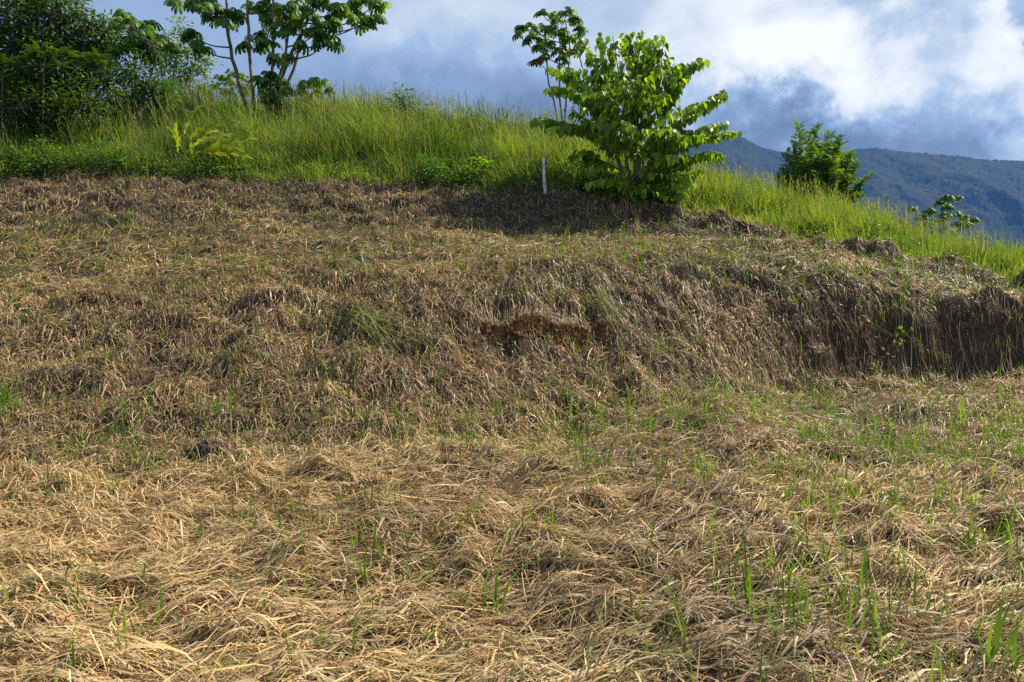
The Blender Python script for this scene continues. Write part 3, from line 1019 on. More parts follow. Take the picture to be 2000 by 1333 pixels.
def build_lobed_trees():
    Y = 25.5
    lobed_tree('cecropia_tree', 'tall many-stemmed tree with big hand-shaped leaves, its crown cut by the top of the photo', [
        [(484, 238), (466, 160), (450, 95), (444, 20), (436, -40)],
        [(499, 238), (492, 150), (485, 60), (484, -30), (480, -110)],
        [(525, 222), (531, 140), (535, 60), (533, -40), (540, -120)],
        [(531, 232), (548, 160), (568, 108), (583, 78), (610, 20), (640, -60)],
        [(541, 232), (558, 175), (575, 130), (588, 75), (600, 10), (640, -30)],
        [(522, 232), (552, 130), (560, 90), (566, 40), (575, -50)]],
        [(378, 72, .85), (392, 92, .7), (350, 4, .75), (390, 12, 1), (425, 20, 1), (440, 48, .7), (420, 40, .8), (460, 30, .8), (505, 20, 1),
         (500, 72, .8), (478, 84, .45), (520, 88, .8), (540, 40, 1.1), (570, 20, 1.2), (575, 55, 1.1), (600, 38, 1.1), (556, 62, 1), (530, 15, .9),
         (625, 12, 1.1), (640, 45, .9), (660, 22, 1), (635, 85, .9), (655, 80, .6), (690, 30, .9), (712, 46, .7), (732, 38, .6), (738, 8, .7), (700, 5, .9),
         (620, 62, .6), (590, 85, .5), (535, 112, .6), (560, 112, .5), (520, -30, 1.2), (600, -40, 1.3), (450, -40, 1.2), (680, -45, 1.2), (640, -90, 1.3), (380, -50, 1), (560, -110, 1.4), (480, -110, 1.3)],
        Y, 0.30, 9, 0.42, thick=0.066, seed=5)
    lobed_tree('cecropia_sapling', 'leafy young tree filling the gap between the stems of the many-stemmed tree', [
        [(528, 235), (530, 200), (530, 165)]],
        [(530, 150, .8), (515, 165, .7), (548, 162, .7), (562, 176, .5), (520, 190, .8), (538, 200, .7), (505, 152, .4)], 25.0, 0.28, 9, 0.36, thick=0.04, seed=8)
    lobed_tree('cecropia_sapling', 'small umbrella-shaped tree on a thin leaning stem right of the many-stemmed tree', [
        [(571, 258), (590, 232), (602, 205), (612, 178)]],
        [(612, 160, .8), (598, 168, .7), (628, 166, .8), (642, 172, .4), (588, 176, .4), (616, 182, .5)], 25.0, 0.25, 8, 0.30, thick=0.03, seed=9)
    lobed_tree('pale_umbrella_tree', 'pale thin-leaved tree on the skyline left of the tall many-stemmed tree', [
        [(470, 225), (462, 195), (450, 170)], [(480, 225), (490, 200), (492, 175)], [(466, 222), (440, 190), (420, 178)]],
        [(420, 168, .8), (395, 172, .6), (440, 158, .8), (455, 148, .9), (470, 150, .8), (480, 160, .8), (436, 178, .8), (462, 168, .9), (486, 172, .8), (405, 180, .6), (448, 182, .7), (478, 182, .7), (400, 147, .3), (428, 150, .6)],
        36.0, 0.16, 16, 0.42, ca=G_MID, cb=G_YEL, thick=0.03, seed=11)
    lobed_tree('umbrella_tree', 'dark flat-topped tree with hand-shaped leaves beside the large tree at the left edge', [
        [(262, 230), (265, 150), (262, 90), (260, 55)], [(270, 230), (300, 130), (310, 95)]],
        [(238, 24, .35), (232, 48, .7), (262, 45, .9), (290, 48, .8), (250, 68, .9), (275, 75, 1), (300, 70, .9), (232, 88, .8), (265, 95, 1), (295, 98, .8), (318, 78, .8), (330, 95, .6), (212, 62, .6), (220, 100, .6), (305, 118, .7)],
        23.5, 0.26, 9, 0.36, thick=0.05, seed=13)
    lobed_tree('slender_tree', 'slender tree on thin bare stems rising behind the left arm of the broad tree', [
        [(1090, 242), (1082, 200), (1072, 165), (1068, 118), (1064, 70)],
        [(1099, 242), (1094, 200), (1092, 150), (1088, 60), (1080, 45)],
        [(1103, 242), (1106, 190), (1108, 150), (1112, 90), (1104, 40)],
        [(1128, 250), (1136, 200), (1140, 150), (1128, 100)],
        [(1134, 250), (1144, 205), (1150, 150)]],
        [(1058, 26, .6), (1018, 52, .6), (1012, 68, .5), (1040, 55, .7), (1040, 76, .9), (1066, 60, 1), (1090, 35, .9), (1108, 25, .9), (1125, 40, .8), (1132, 60, .8),
         (1090, 62, 1), (1112, 78, 1), (1132, 88, .6), (1070, 85, .9), (1095, 100, .9), (1050, 92, .7), (1118, 102, .7), (1062, 108, .5), (1048, 118, .55), (1085, 172, .4), (1125, 185, .35), (1100, 120, .7)],
        25.0, 0.20, 11, 0.30, thick=0.040, seed=17, brown=(18,))
    lobed_tree('small_umbrella_tree', 'small open tree standing alone against the mountain at the far right', [
        [(1836, 478), (1838, 455), (1845, 435), (1852, 408)], [(1832, 478), (1818, 455), (1806, 440), (1790, 415)], [(1840, 478), (1860, 458), (1882, 445), (1905, 432)]],
        [(1785, 408, .6), (1800, 425, .7), (1815, 412, .6), (1810, 440, .7), (1835, 395, .6), (1852, 388, .8), (1872, 388, .6), (1850, 405, .7), (1868, 418, .7), (1845, 425, .8),
         (1830, 432, .7), (1870, 438, .7), (1888, 440, .7), (1905, 430, .6), (1884, 425, .5), (1760, 432, .5), (1772, 440, .5), (1850, 448, .6)],
        24.0, 0.15, 13, 0.22, thick=0.026, seed=19, base=P(1836, 490, 24.0))


build_lobed_trees()


def heart_tree():
    """the broad tree with drooping heart-shaped leaves at the middle of the grass edge"""
    r = np.random.default_rng(23)
    Y = 17.6
    bp = P(1238, 418, Y)
    bp[2] = float(H(np.array([bp[0]]), np.array([bp[1]]))[0]) - 0.05
    t = thing('broad_tree', 'broad bushy tree with drooping heart-shaped leaves beside the white stake', 'tree', bp)
    ends = [  # pixel ends of the limbs, depth offset, pixel row where the limb leaves the trunk
        (1172, 68, .2, 330), (1196, 66, -.5, 330), (1222, 64, .6, 320), (1250, 70, -.3, 320), (1272, 74, .4, 320), (1296, 76, -.2, 330),
        (1150, 95, .5, 320), (1320, 122, -.4, 340), (1338, 120, .5, 330), (1362, 116, 0, 340), (1130, 130, -.7, 330), (1080, 130, .3, 320), (1105, 165, -.6, 320), (1155, 150, 1.0, 320),
        (1412, 182, -.2, 350), (1392, 200, .8, 350), (1372, 205, -.9, 350), (1440, 255, .2, 360), (1415, 240, -.6, 350), (1402, 258, 1.1, 350), (1300, 180, -1.1, 340), (1260, 160, -1.2, 340), (1215, 150, -1.3, 340),
        (1045, 232, -.1, 300), (1072, 246, -.5, 300), (1100, 250, .6, 300), (1135, 330, -.7, 370), (1165, 330, .4, 370), (1120, 300, .2, 350),
        (1408, 300, -.5, 370), (1375, 305, .9, 370), (1335, 340, -.8, 380), (1300, 345, .5, 385), (1320, 300, -1.4, 370), (1200, 250, -1.4, 360), (1250, 250, -1.5, 360), (1165, 225, -1.0, 345),
        (1300, 250, -1.5, 360), (1350, 260, -1.2, 360), (1200, 350, -1.0, 385), (1270, 370, -1.0, 390), (1235, 110, 0, 320), (1190, 110, .9, 320), (1280, 120, .9, 330), (1240, 190, .8, 340), (1330, 230, .4, 350), (1180, 200, .6, 340),
        (1215, 390, -.5, 400), (1180, 372, -.2, 395), (1260, 395, -.6, 405), (1310, 372, .1, 395)]
    for k in range(7):
        a_ = r.uniform(0, 6.28); q_ = r.uniform(.25, .8)
        ends.append((1245 + 150 * q_ * math.cos(a_), 235 + 130 * q_ * math.sin(a_), r.uniform(-1.5, 1.3), 350))
    for k in range(10):
        ends.append((r.uniform(1150, 1360), r.uniform(315, 395), r.uniform(-1.2, .6), 395))
    mtr = MB()
    stems = []
    for k, (ex, dy) in enumerate([(1228, -.1), (1246, .15), (1262, 0), (1216, .1), (1240, -.25)]):
        top = P(ex + (ex - 1238) * 1.2, 150 + 20 * k, Y + dy * 2)
        pth = spline([bp + np.array([(ex - 1238) * 0.004, dy * 0.3, 0]), P(ex, 340, Y + dy), top], 16)
        tube(mtr, pth, np.linspace(0.055, 0.016, 16), np.array([0.19, 0.15, 0.10]), 8)
        stems.append(pth)
    allp = np.concatenate(stems)
    mtr.build('trunk', M_BARK, t, smooth=True)
    mcr = MB()
    pos = []; X = []; Z = []; SC = []; CO = []
    for (ex, ey, dy, fy) in ends:
        e = P(ex, ey, Y + dy * 0.95)
        zt = P(1238, fy, Y)[2]
        zmax = (zt * 0.6 + e[2] * 0.4) if e[2] > zt else zt
        d = np.abs(allp[:, 2] - zmax) + 0.4 * np.linalg.norm(allp[:, :2] - e[:2], axis=1)
        s = allp[np.argmin(d)]
        L = np.linalg.norm(e - s)
        mid = s * 0.5 + e * 0.5 + np.array([0, 0, 0.06 * L])
        path = spline([s, mid, e], 30)
        path[-5:, 2] -= np.linspace(0, 0.05, 5)
        mbr = MB()
        tube(mbr, path, np.linspace(0.020, 0.006, 30), np.array([0.13, 0.13, 0.055]), 5)
        subs = [path]
        for k in range(max(2, int(L * 2.6))):
            i = r.integers(8, 24)
            dirp = nrm(path[min(i + 3, 29)] - path[i])
            sd = nrm(np.cross(dirp, [0, 0, 1])) * r.choice([-1, 1])
            q = path[i] + (dirp * 0.6 + sd * 0.7 + np.array([0, 0, r.uniform(-.1, .3)])) * r.uniform(0.25, 0.75)
            sp_ = spline([path[i], (path[i] + q) / 2 + np.array([0, 0, .04]), q], 12)
            tube(mbr, sp_, np.linspace(0.009, 0.004, 12), np.array([0.13, 0.13, 0.055]), 4)
            subs.append(sp_)
        mbr.build('branch', M_BARK, t, smooth=True)
        for pth in subs:
            seg = np.linalg.norm(np.diff(pth, axis=0), axis=1).sum()
            nl = int(seg / 0.026)
            tt = np.linspace(0.16 if pth is path else 0.05, 1, max(3, nl))
            for j, tv in enumerate(tt):
                if r.random() < 0.30:
                    continue
                f = tv * (len(pth) - 1); i = min(int(f), len(pth) - 2)
                p = pth[i] + (pth[i + 1] - pth[i]) * (f - i)
                dr = nrm(pth[i + 1] - pth[i])
                sd = nrm(np.cross(dr, [0, 0, 1])) * (1 if j % 2 else -1)
                o = nrm(dr * r.uniform(.1, .7) + sd * r.uniform(.5, 1.0) + np.array([0, 0, r.uniform(-.15, .25)]))
                pp = p + o * r.uniform(0.03, 0.13)
                pos.append(pp)
                xx = nrm(o * r.uniform(.35, .9) + np.array([0, 0, -r.uniform(.55, 1.5)]))
                X.append(xx)
                Z.append(nrm(o + np.array([0, 0, .6]) + r.normal(0, .35, 3)))
                SC.append(r.uniform(0.11, 0.215))
                CO.append(tv)
    n = len(pos)
    cols = leaf_cols(n, np.array([0.085, 0.18, 0.018]), np.array([0.30, 0.44, 0.030]), .2, r)
    young = (np.array(CO) > 0.85)[:, None]
    cols = np.where(young, cols * 1.2, cols)
    old = r.random(n) < .02
    cols[old] = np.array([.34, .30, .04])
    instance(mcr, HEART, np.array(pos), np.array(X), np.array(Z), np.array(SC), cols)
    mcr.build('crown', M_LEAF, t)
    print('heart leaves', n)


heart_tree()


def feather_tree():
    """fine-leaved tree against the mountain"""
    r = np.random.default_rng(29)
    Y = 24.5
    b = P(1598, 455, Y)
    t = thing('feathery_tree', 'dense feathery tree rising above the right-hand grass slope before the mountain', 'tree', b)
    ends = [(1560, 245, 0), (1578, 262, .5), (1595, 250, -.3), (1618, 262, .2), (1640, 272, -.4), (1550, 285, .3), (1538, 300, -.2), (1530, 330, .2), (1522, 350, 0), (1660, 298, .2),
            (1672, 320, -.2), (1650, 310, .6), (1690, 350, .1), (1672, 372, .3), (1682, 385, -.2), (1660, 350, -.5), (1600, 300, -.8), (1575, 310, -.7), (1625, 310, -.8), (1590, 340, -.9),
            (1635, 340, -.8), (1555, 335, -.6), (1610, 280, .8), (1585, 290, .8), (1640, 300, .9), (1560, 365, -.3), (1535, 365, .3), (1645, 372, -.5), (1610, 370, -.6), (1628, 285, 0), (1605, 325, .3)]
    mt = MB(); mc = MB()
    fork = P(1598, 405, Y)
    tube(mt, spline([b, P(1600, 430, Y), fork], 6), np.linspace(0.09, 0.06, 6), np.array([.13, .10, .07]), 8)
    pos = []; X = []; Z = []; SC = []
    for (ex, ey, dy) in ends:
        e = P(ex, ey, Y + dy)
        mid = fork * 0.45 + e * 0.55 + np.array([0.25 * (e[0] - fork[0]), 0, -0.05])
        path = spline([fork, mid, e], 22)
        mbr = MB()
        tube(mbr, path, np.linspace(0.030, 0.006, 22), np.array([.12, .10, .06]), 5)
        mbr.build('branch', M_BARK, t, smooth=True)
        for i in range(6, 22):
            for k in range(9):
                p = path[i] + r.normal(0, .03, 3)
                a = r.uniform(0, 6.28)
                up = r.uniform(.0, 1.3)
                o = nrm(np.array([math.cos(a), math.sin(a), up]))
                pos.append(p); X.append(o)
                Z.append(nrm(np.array([0, 0, 1.0]) + r.normal(0, .35, 3)))
                SC.append(r.uniform(.20, .36) * (1.0 if i < 20 else .8))
    n = len(pos)
    instance(mc, FROND_FINE, np.array(pos), np.array(X), np.array(Z), np.array(SC), leaf_cols(n, np.array([.055, .13, .025]), np.array([.16, .28, .05]), .2, r))
    mt.build('trunk', M_BARK, t, smooth=True)
    mc.build('crown', M_LEAF, t)


feather_tree()


def blob_tree(name, label, base, lumps, Y, nleaf, lsize, tmpl, ca, cb, limbs=(), thick=0.1, seed=1, cat='tree', droop=0.3, group=None, shell=0.62):
    """crown of leaf clumps: every lump is a cloud of twigs tips carrying leaves, with gaps between"""
    r = np.random.default_rng(seed)
    b = P(base[0], base[1], Y)
    g = float(H(np.array([b[0]]), np.array([b[1]]))[0]); b[2] = min(b[2], g) - 0.05
    t = thing(name, label, cat, b, group)
    mt = MB(); mc = MB()
    ctr = np.array([P(l[0], l[1], Y + (l[4] if len(l) > 4 else 0)) for l in lumps])
    for l, c in zip(lumps, ctr):
        sc_ = Y / F_PX
        rx, rz = l[2] * sc_, l[3] * sc_
        mid = b * 0.45 + c * 0.55 + np.array([r.normal(0, .1), r.normal(0, .1), -.1])
        tube(mt, spline([b, mid, c], 12), np.linspace(thick, thick * 0.25, 12), np.array([.11, .09, .065]) * r.uniform(.8, 1.2), 6)
        ncl = max(10, int(1.5 * rx * rz / lsize ** 2))
        d = nrm(r.normal(0, 1, (ncl, 3)))
        rad = r.uniform(shell, 1.0, ncl) ** 0.7
        cc = c + d * rad[:, None] * np.array([rx, (rx + rz) * .5, rz])
        for k in range(0, ncl, 4):
            tube(mt, [c, cc[k]], [thick * .15, .006], np.array([.11, .09, .065]), 4)
        m = 14
        ti = np.repeat(np.arange(ncl), m); N = len(ti)
        off = r.normal(0, 1, (N, 3)) * lsize * np.array([1.2, 1.2, .75])
        pos = cc[ti] + off
        X = nrm(off * np.array([1, 1, .3]) + d[ti] * lsize * 1.2 + np.array([0, 0, -droop * lsize * 2]) * r.uniform(.2, 1.2, (N, 1)))
        Z = nrm(d[ti] * .5 + np.array([0, 0, 1.]) + r.normal(0, .45, (N, 3)))
        cl = (r.random((ncl, 1)) * .9)[ti]
        tt = np.clip(cl * .7 + r.random((N, 1)) * .3, 0, 1)
        col = (ca * (1 - tt) + cb * tt) * r.uniform(.8, 1.2, (N, 1))
        instance(mc, tmpl, pos, X, Z, lsize * r.uniform(.75, 1.3, N), col)
    mt.build('trunk', M_BARK, t, smooth=True)
    mc.build('crown', M_LEAF, t)
    return t


blob_tree('large_tree', 'large dark leafy tree filling the top left corner of the photo', (60, 230),
          [(40, 50, 75, 60), (120, 70, 65, 60, .5), (0, 120, 70, 55, -.4), (90, 130, 70, 50, -.5), (160, 105, 50, 48, .3), (170, 60, 38, 30, 0), (60, -30, 100, 60, .5), (-90, 60, 90, 90, 0), (-120, -60, 110, 90, 0),
           (120, 10, 42, 34, 0), (150, 150, 50, 34, -.3), (30, 165, 60, 30, -.6), (200, 130, 36, 40, .4), (-60, 150, 60, 60, -.3), (40, 90, 80, 60, 1.5), (130, 110, 80, 60, 1.6), (20, 150, 80, 50, 1.5), (185, 85, 30, 34, .2), (60, 190, 90, 34, .6), (150, 190, 70, 30, .8), (-40, 200, 70, 34, .4), (210, 60, 22, 26, .1), (30, 100, 60, 50, .8), (110, 160, 60, 36, .6), (20, 200, 60, 40, -1.2), (100, 195, 60, 36, -1.1), (175, 185, 50, 36, -.8), (60, 215, 80, 30, -1.6), (150, 215, 60, 26, -1.5), (10, 20, 70, 50, -.6), (100, 30, 60, 50, -.5)],
          22.5, 230, 0.12, OVAL, np.array([.016, .045, .008]), np.array([.10, .185, .022]), thick=0.09, seed=31)
blob_tree('pale_tree', 'pale airy small-leaved tree behind the umbrella tree at the upper left', (325, 235),
          [(350, 55, 26, 14), (335, 85, 35, 20), (372, 92, 26, 22), (345, 120, 40, 22), (380, 122, 28, 20), (330, 150, 35, 22), (372, 155, 28, 18), (350, 180, 36, 14), (315, 110, 26, 30), (400, 115, 12, 10), (215, 52, 26, 22), (235, 70, 30, 26)],
          30.0, 110, 0.12, OVAL, G_MID, G_YEL, thick=0.035, seed=33)
blob_tree('vine_thicket', 'dark vine-covered thicket under the umbrella tree at the upper left', (290, 235),
          [(250, 130, 36, 30), (285, 150, 40, 34), (235, 165, 44, 34), (300, 185, 38, 26), (265, 185, 44, 26), (320, 180, 24, 22)],
          22.8, 230, 0.11, OVAL, G_DARK * .7, G_MID * 1.1, thick=0.04, seed=35, cat='bush')
blob_tree('shrub', 'small dark shrub standing in the grass on the skyline left of centre', (788, 275),
          [(788, 192, 14, 14), (796, 206, 20, 14), (776, 214, 22, 16), (800, 228, 18, 14), (790, 246, 28, 14), (775, 240, 16, 12), (795, 265, 26, 14)],
          24.0, 260, 0.11, OVAL, G_DARK * .8, G_MID * 1.2, thick=0.02, seed=37, cat='shrub', group='shrubs in the tall grass')
blob_tree('shrub', 'dark rounded shrub at the edge of the mown ground above the bank', (840, 358),
          [(838, 320, 26, 18), (860, 340, 26, 16), (822, 340, 20, 16), (845, 350, 34, 10)],
          18.1, 300, 0.065, OVAL, G_DARK * 1.1, G_MID * 1.5, thick=0.015, seed=39, cat='shrub', group='shrubs in the tall grass')
blob_tree('shrub', 'low leafy shrub under the hanging leaves beside the stake', (1118, 372),
          [(1110, 330, 22, 16), (1135, 310, 22, 18), (1150, 340, 26, 20), (1105, 355, 18, 12)],
          18.1, 300, 0.075, OVAL, G_DARK * 1.2, G_LIGHT, thick=0.015, seed=40, cat='shrub', group='shrubs in the tall grass')
for (px_, py_, w_, h_, Y_, lab, sd) in [
        (95, 305, 62, 30, 18.9, 'spreading dark green bush at the grass edge below the large tree', 41),
        (205, 300, 55, 28, 19.0, 'dark bush at the grass edge left of the yellow-leaved plant', 42),
        (400, 322, 50, 16, 18.6, 'low dark bush beneath the yellow-leaved plant', 43),
        (1250, 388, 85, 44, 17.9, 'tangled dark undergrowth at the foot of the broad tree', 45),
        (1690, 503, 70, 16, 15.4, 'low green bush hanging over the mown ledge at the right', 46)]:
    blob_tree('bush', lab, (px_, py_ + 20),
              [(px_ - w_ * .5, py_ + h_ * .2, w_ * .5, h_ * .75), (px_ + w_ * .5, py_ + h_ * .25, w_ * .5, h_ * .7), (px_, py_ - h_ * .1, w_ * .5, h_ * .8, .2), (px_, py_ + h_ * .5, w_ * .8, h_ * .5, -.2)],
              Y_, 260, 0.075, OVAL, G_DARK * 1.0, G_LIGHT * .9, thick=0.015, seed=sd, cat='bush')


def frond_sapling(name, label, stem, heads, Y, size, n, ca, cb, seed, thick=0.02, group=None, tmpl=FROND):
    r = np.random.default_rng(seed)
    b = P(stem[0][0], stem[0][1], Y)
    b[2] = min(b[2], float(H(np.array([b[0]]), np.array([b[1]]))[0])) - .05
    t = thing(name, label, 'sapling', b, group)
    mt = MB(); mc = MB()
    pts = [b] + [P(q[0], q[1], Y) for q in stem]
    path = spline(pts, 14)
    tube(mt, path, np.linspace(thick, thick * .5, 14), np.array([.16, .125, .08]), 7)
    for (hx, hy) in heads:
        c = P(hx, hy, Y + r.uniform(-.3, .3))
        s = path[np.argmin(np.linalg.norm(path - c, axis=1) + np.where(path[:, 2] > c[2], 1, 0))]
        tube(mt, spline([s, (s + c) / 2 + np.array([0, 0, -.03]), c], 6), np.linspace(thick * .5, .006, 6), np.array([.2, .18, .1]), 5)
        a = r.uniform(0, 6.28, n)
        el = r.uniform(-.1, .7, n)
        X = np.stack([np.cos(a) * np.cos(el), np.sin(a) * np.cos(el), np.sin(el)], -1)
        Z = nrm(np.array([0, 0, 1.]) + r.normal(0, .25, (n, 3)))
        instance(mc, tmpl, np.tile(c, (n, 1)) + X * .04, X, Z, size * r.uniform(.7, 1.15, n), leaf_cols(n, ca, cb, .2, r))
    mt.build('trunk', M_BARK, t, smooth=True)
    mc.build('crown', M_LEAF, t)
    return t


frond_sapling('sapling', 'young tree with a straight bare stem and drooping leaves before the large dark tree', [(84, 200), (85, 160), (86, 130)],
              [(75, 105), (90, 95), (108, 110), (62, 120), (86, 118), (120, 130)], 20.8, .42, 12, G_DARK * .7, G_MID * .85, 51, .028)  # leaf colours here and on the next two dimmed for the large tree's shade
frond_sapling('sapling', 'young tree with a crooked leaning stem beside the thicket at the left', [(142, 245), (158, 210), (172, 180), (184, 140)],
              [(175, 118), (190, 112), (200, 130), (160, 122), (184, 132), (212, 145)], 20.4, .40, 12, G_DARK * .7, G_MID * .85, 52, .026)
frond_sapling('sapling', 'drooping-leaved young tree half cut by the left edge of the photo', [(4, 205), (5, 170), (6, 135)],
              [(8, 125), (-10, 118), (30, 140), (0, 150)], 20.4, .46, 11, G_DARK * .7, G_MID * .85, 53, .024)
frond_sapling('sapling', 'small pale-leaved plant at the grass edge right of the dark rounded shrub', [(932, 362), (932, 345), (930, 330)],
              [(920, 322), (932, 314), (945, 326), (936, 335), (918, 338)], 18.0, .24, 12, G_MID, G_LIGHT * 1.3, 54, .012, tmpl=LONG)


def yellow_plant():
    r = np.random.default_rng(61)
    Y = 18.9
    b = P(385, 330, Y)
    b[2] = min(b[2], float(H(np.array([b[0]]), np.array([b[1]]))[0]))
    t = thing('broad_leaf_plant', 'plant with long wavy yellow-green leaves in the grass below the tall many-stemmed tree', 'plant', b)
    ms = MB(); ml = MB()
    # (start px, end px) of the long leaves
    lv = [((362, 262), (388, 208)), ((352, 285), (342, 240)), ((372, 275), (422, 243)), ((378, 290), (415, 268)), ((395, 285), (455, 262)), ((400, 295), (465, 290)),
          ((365, 300), (392, 280)), ((385, 300), (440, 302)), ((350, 300), (352, 268)), ((392, 272), (425, 255)), ((405, 300), (486, 268)), ((345, 275), (330, 250)), ((380, 310), (370, 270)), ((410, 305), (480, 302))]
    leaft = leaf_from_profile([0, .12, .25, .38, .5, .62, .75, .88, 1.0], [.03, .07, .10, .13, .095, .12, .085, .07, .01], [0, .07, .02, .10, .02, .07, -.03, -.02, -.14], .55)
    for (a0, a1) in lv:
        p0 = P(a0[0], a0[1], Y + r.uniform(-.3, .3)); p1 = P(a1[0], a1[1], Y + r.uniform(-.4, .2))
        tube(ms, spline([b, (b + p0) / 2 + np.array([r.normal(0, .05), 0, .05]), p0], 8), np.linspace(.02, .01, 8), np.array([.14, .19, .04]), 5)
        d = p1 - p0
        z = nrm(np.array([r.normal(0, .3), -.8, .6]))
        instance(ml, leaft, p0[None], d[None], z[None], np.array([np.linalg.norm(d) * 1.12]), leaf_cols(1, np.array([.22, .32, .02]), np.array([.45, .48, .03]), .1, r))
    ms.build('stem', M_LEAF, t, smooth=True)
    ml.build('foliage', M_LEAF, t)


yellow_plant()


# ------------------------------------------------------------------ white stake
def stake():
    Y = 17.15
    top = P(1061, 309, Y); bot = P(1065, 373, Y)
    t = thing('wooden_stake', 'weathered white wooden stake standing upright at the edge of the mown ground', 'stake', bot)
    v = []; q = []
    n = 9
    r = np.random.default_rng(3)
    for i in range(n):
        s = i / (n - 1)
        c = bot * (1 - s) + top * s + np.array([0, 0, -.12 * (1 - s)])
        w = 0.031 + 0.004 * (1 - s) + r.normal(0, .0008); d = 0.016
        ch = 0.006
        ring = [(-w, -d + ch), (-w + ch, -d), (w - ch, -d), (w, -d + ch), (w, d - ch), (w - ch, d), (-w + ch, d), (-w, d - ch)]
        for (a, b_) in ring:
            v.append(c + np.array([a, b_ + .04 * a, (0.018 * a / w + .004 * r.normal()) if i == n - 1 else 0]))
    for i in range(n - 1):
        for k in range(8):
            q.append((i * 8 + k, i * 8 + (k + 1) % 8, (i + 1) * 8 + (k + 1) % 8, (i + 1) * 8 + k))
    o = (n - 1) * 8
    q += [(o, o + 1, o + 2, o + 3), (o, o + 3, o + 4, o + 7), (o + 7, o + 4, o + 5, o + 6)]
    m, nt, out = mat_new('weathered_paint')
    pb = nt.nodes.new('ShaderNodeBsdfPrincipled'); pb.inputs['Roughness'].default_value = .8
    tc = nt.nodes.new('ShaderNodeTexCoord'); mp = nt.nodes.new('ShaderNodeMapping'); mp.inputs['Scale'].default_value = (40, 40, 9)
    nz = nt.nodes.new('ShaderNodeTexNoise'); nz.inputs['Scale'].default_value = 1.0; nz.inputs['Detail'].default_value = 5
    rp = nt.nodes.new('ShaderNodeValToRGB')
    rp.color_ramp.elements[0].position = .35; rp.color_ramp.elements[0].color = (.26, .21, .17, 1)
    rp.color_ramp.elements[1].position = .55; rp.color_ramp.elements[1].color = (.74, .73, .72, 1)
    nt.links.new(tc.outputs['Object'], mp.inputs['Vector']); nt.links.new(mp.outputs[0], nz.inputs['Vector'])
    nt.links.new(nz.outputs['Fac'], rp.inputs['Fac']); nt.links.new(rp.outputs[0], pb.inputs['Base Color'])
    nt.links.new(pb.outputs[0], out.inputs['Surface'])
    mb = MB(); mb.add(np.array(v), q, (.8, .8, .8))
    mb.build('post', m, t)


stake()


# ------------------------------------------------------------------ fallen sticks
def ground_pt(px, py, lift=0.0):
    """where the sight line of a pixel meets the ground"""
    d = ray(px, py); d = d / d[1]
    ys = np.linspace(2.0, 40, 4000)
    z = H(d[0] * ys, ys)
    i = np.argmax(d[2] * ys < z)
    y = ys[i]
    return np.array([d[0] * y, y, z[i] + lift])


def stick(label, pts, r0, r1, lifts, col, twigs=(), name='fallen_branch'):
    c = [ground_pt(p[0], p[1]) for p in pts]
    c = np.array(c); c[:, 2] += np.array(lifts)
    if r0 > 0.006:
        path = spline(c, 6 * len(c))
    else:
        path = spline(c, 6 * len(c))
    path += np.random.default_rng(int(pts[0][0])).normal(0, r0 * 0.35, path.shape)
    t = thing(name, label, 'stick', c[0], None)
    mb = MB()
    tube(mb, path, np.linspace(r0, r1, len(path)), np.array(col), 7)
    for (i, dx, dy, dz, L) in twigs:
        s = path[i]
        e = s + nrm(np.array([dx, dy, dz])) * L
        tube(mb, spline([s, (s + e) / 2 + np.array([0, 0, .01]), e], 6), np.linspace(r0 * .5, r1 * .5, 6), np.array(col), 5)
    mb.build('stem', M_BARK, t, smooth=True)


stick('forked grey-brown dead branch lying on the straw right of centre', [(1262, 1058), (1330, 1036), (1385, 1000), (1408, 975), (1404, 932)], .013, .008, [.04, .06, .10, .12, .22],
      (.20, .13, .10), [(22, .4, .2, .4, .16), (26, -.5, .1, .5, .10), (12, .6, -.6, .1, .22)])
stick('long thin dark twig lying across the straw beyond the forked branch', [(1340, 903), (1400, 891), (1470, 896), (1540, 905), (1600, 914)], .006, .003, [.05, .08, .09, .08, .05], (.05, .03, .02))
stick('short dark stick lying level in the bright foreground straw', [(756, 1176), (810, 1163), (872, 1160), (905, 1162)], .009, .006, [.05, .06, .06, .05], (.12, .06, .035))
stick('thin brown stick slanting up out of the foreground straw', [(796, 1092), (775, 1074), (750, 1055)], .007, .005, [.04, .08, .10], (.15, .075, .04))
stick('broken upright dry stem with side twigs in the lower right straw', [(1498, 1190), (1512, 1160), (1520, 1130)], .010, .006, [.03, .10, .20], (.22, .13, .07),
      [(8, .6, .2, .8, .14), (5, -.6, .2, .5, .12), (11, .5, -.1, .9, .10)], name='dead_stem')


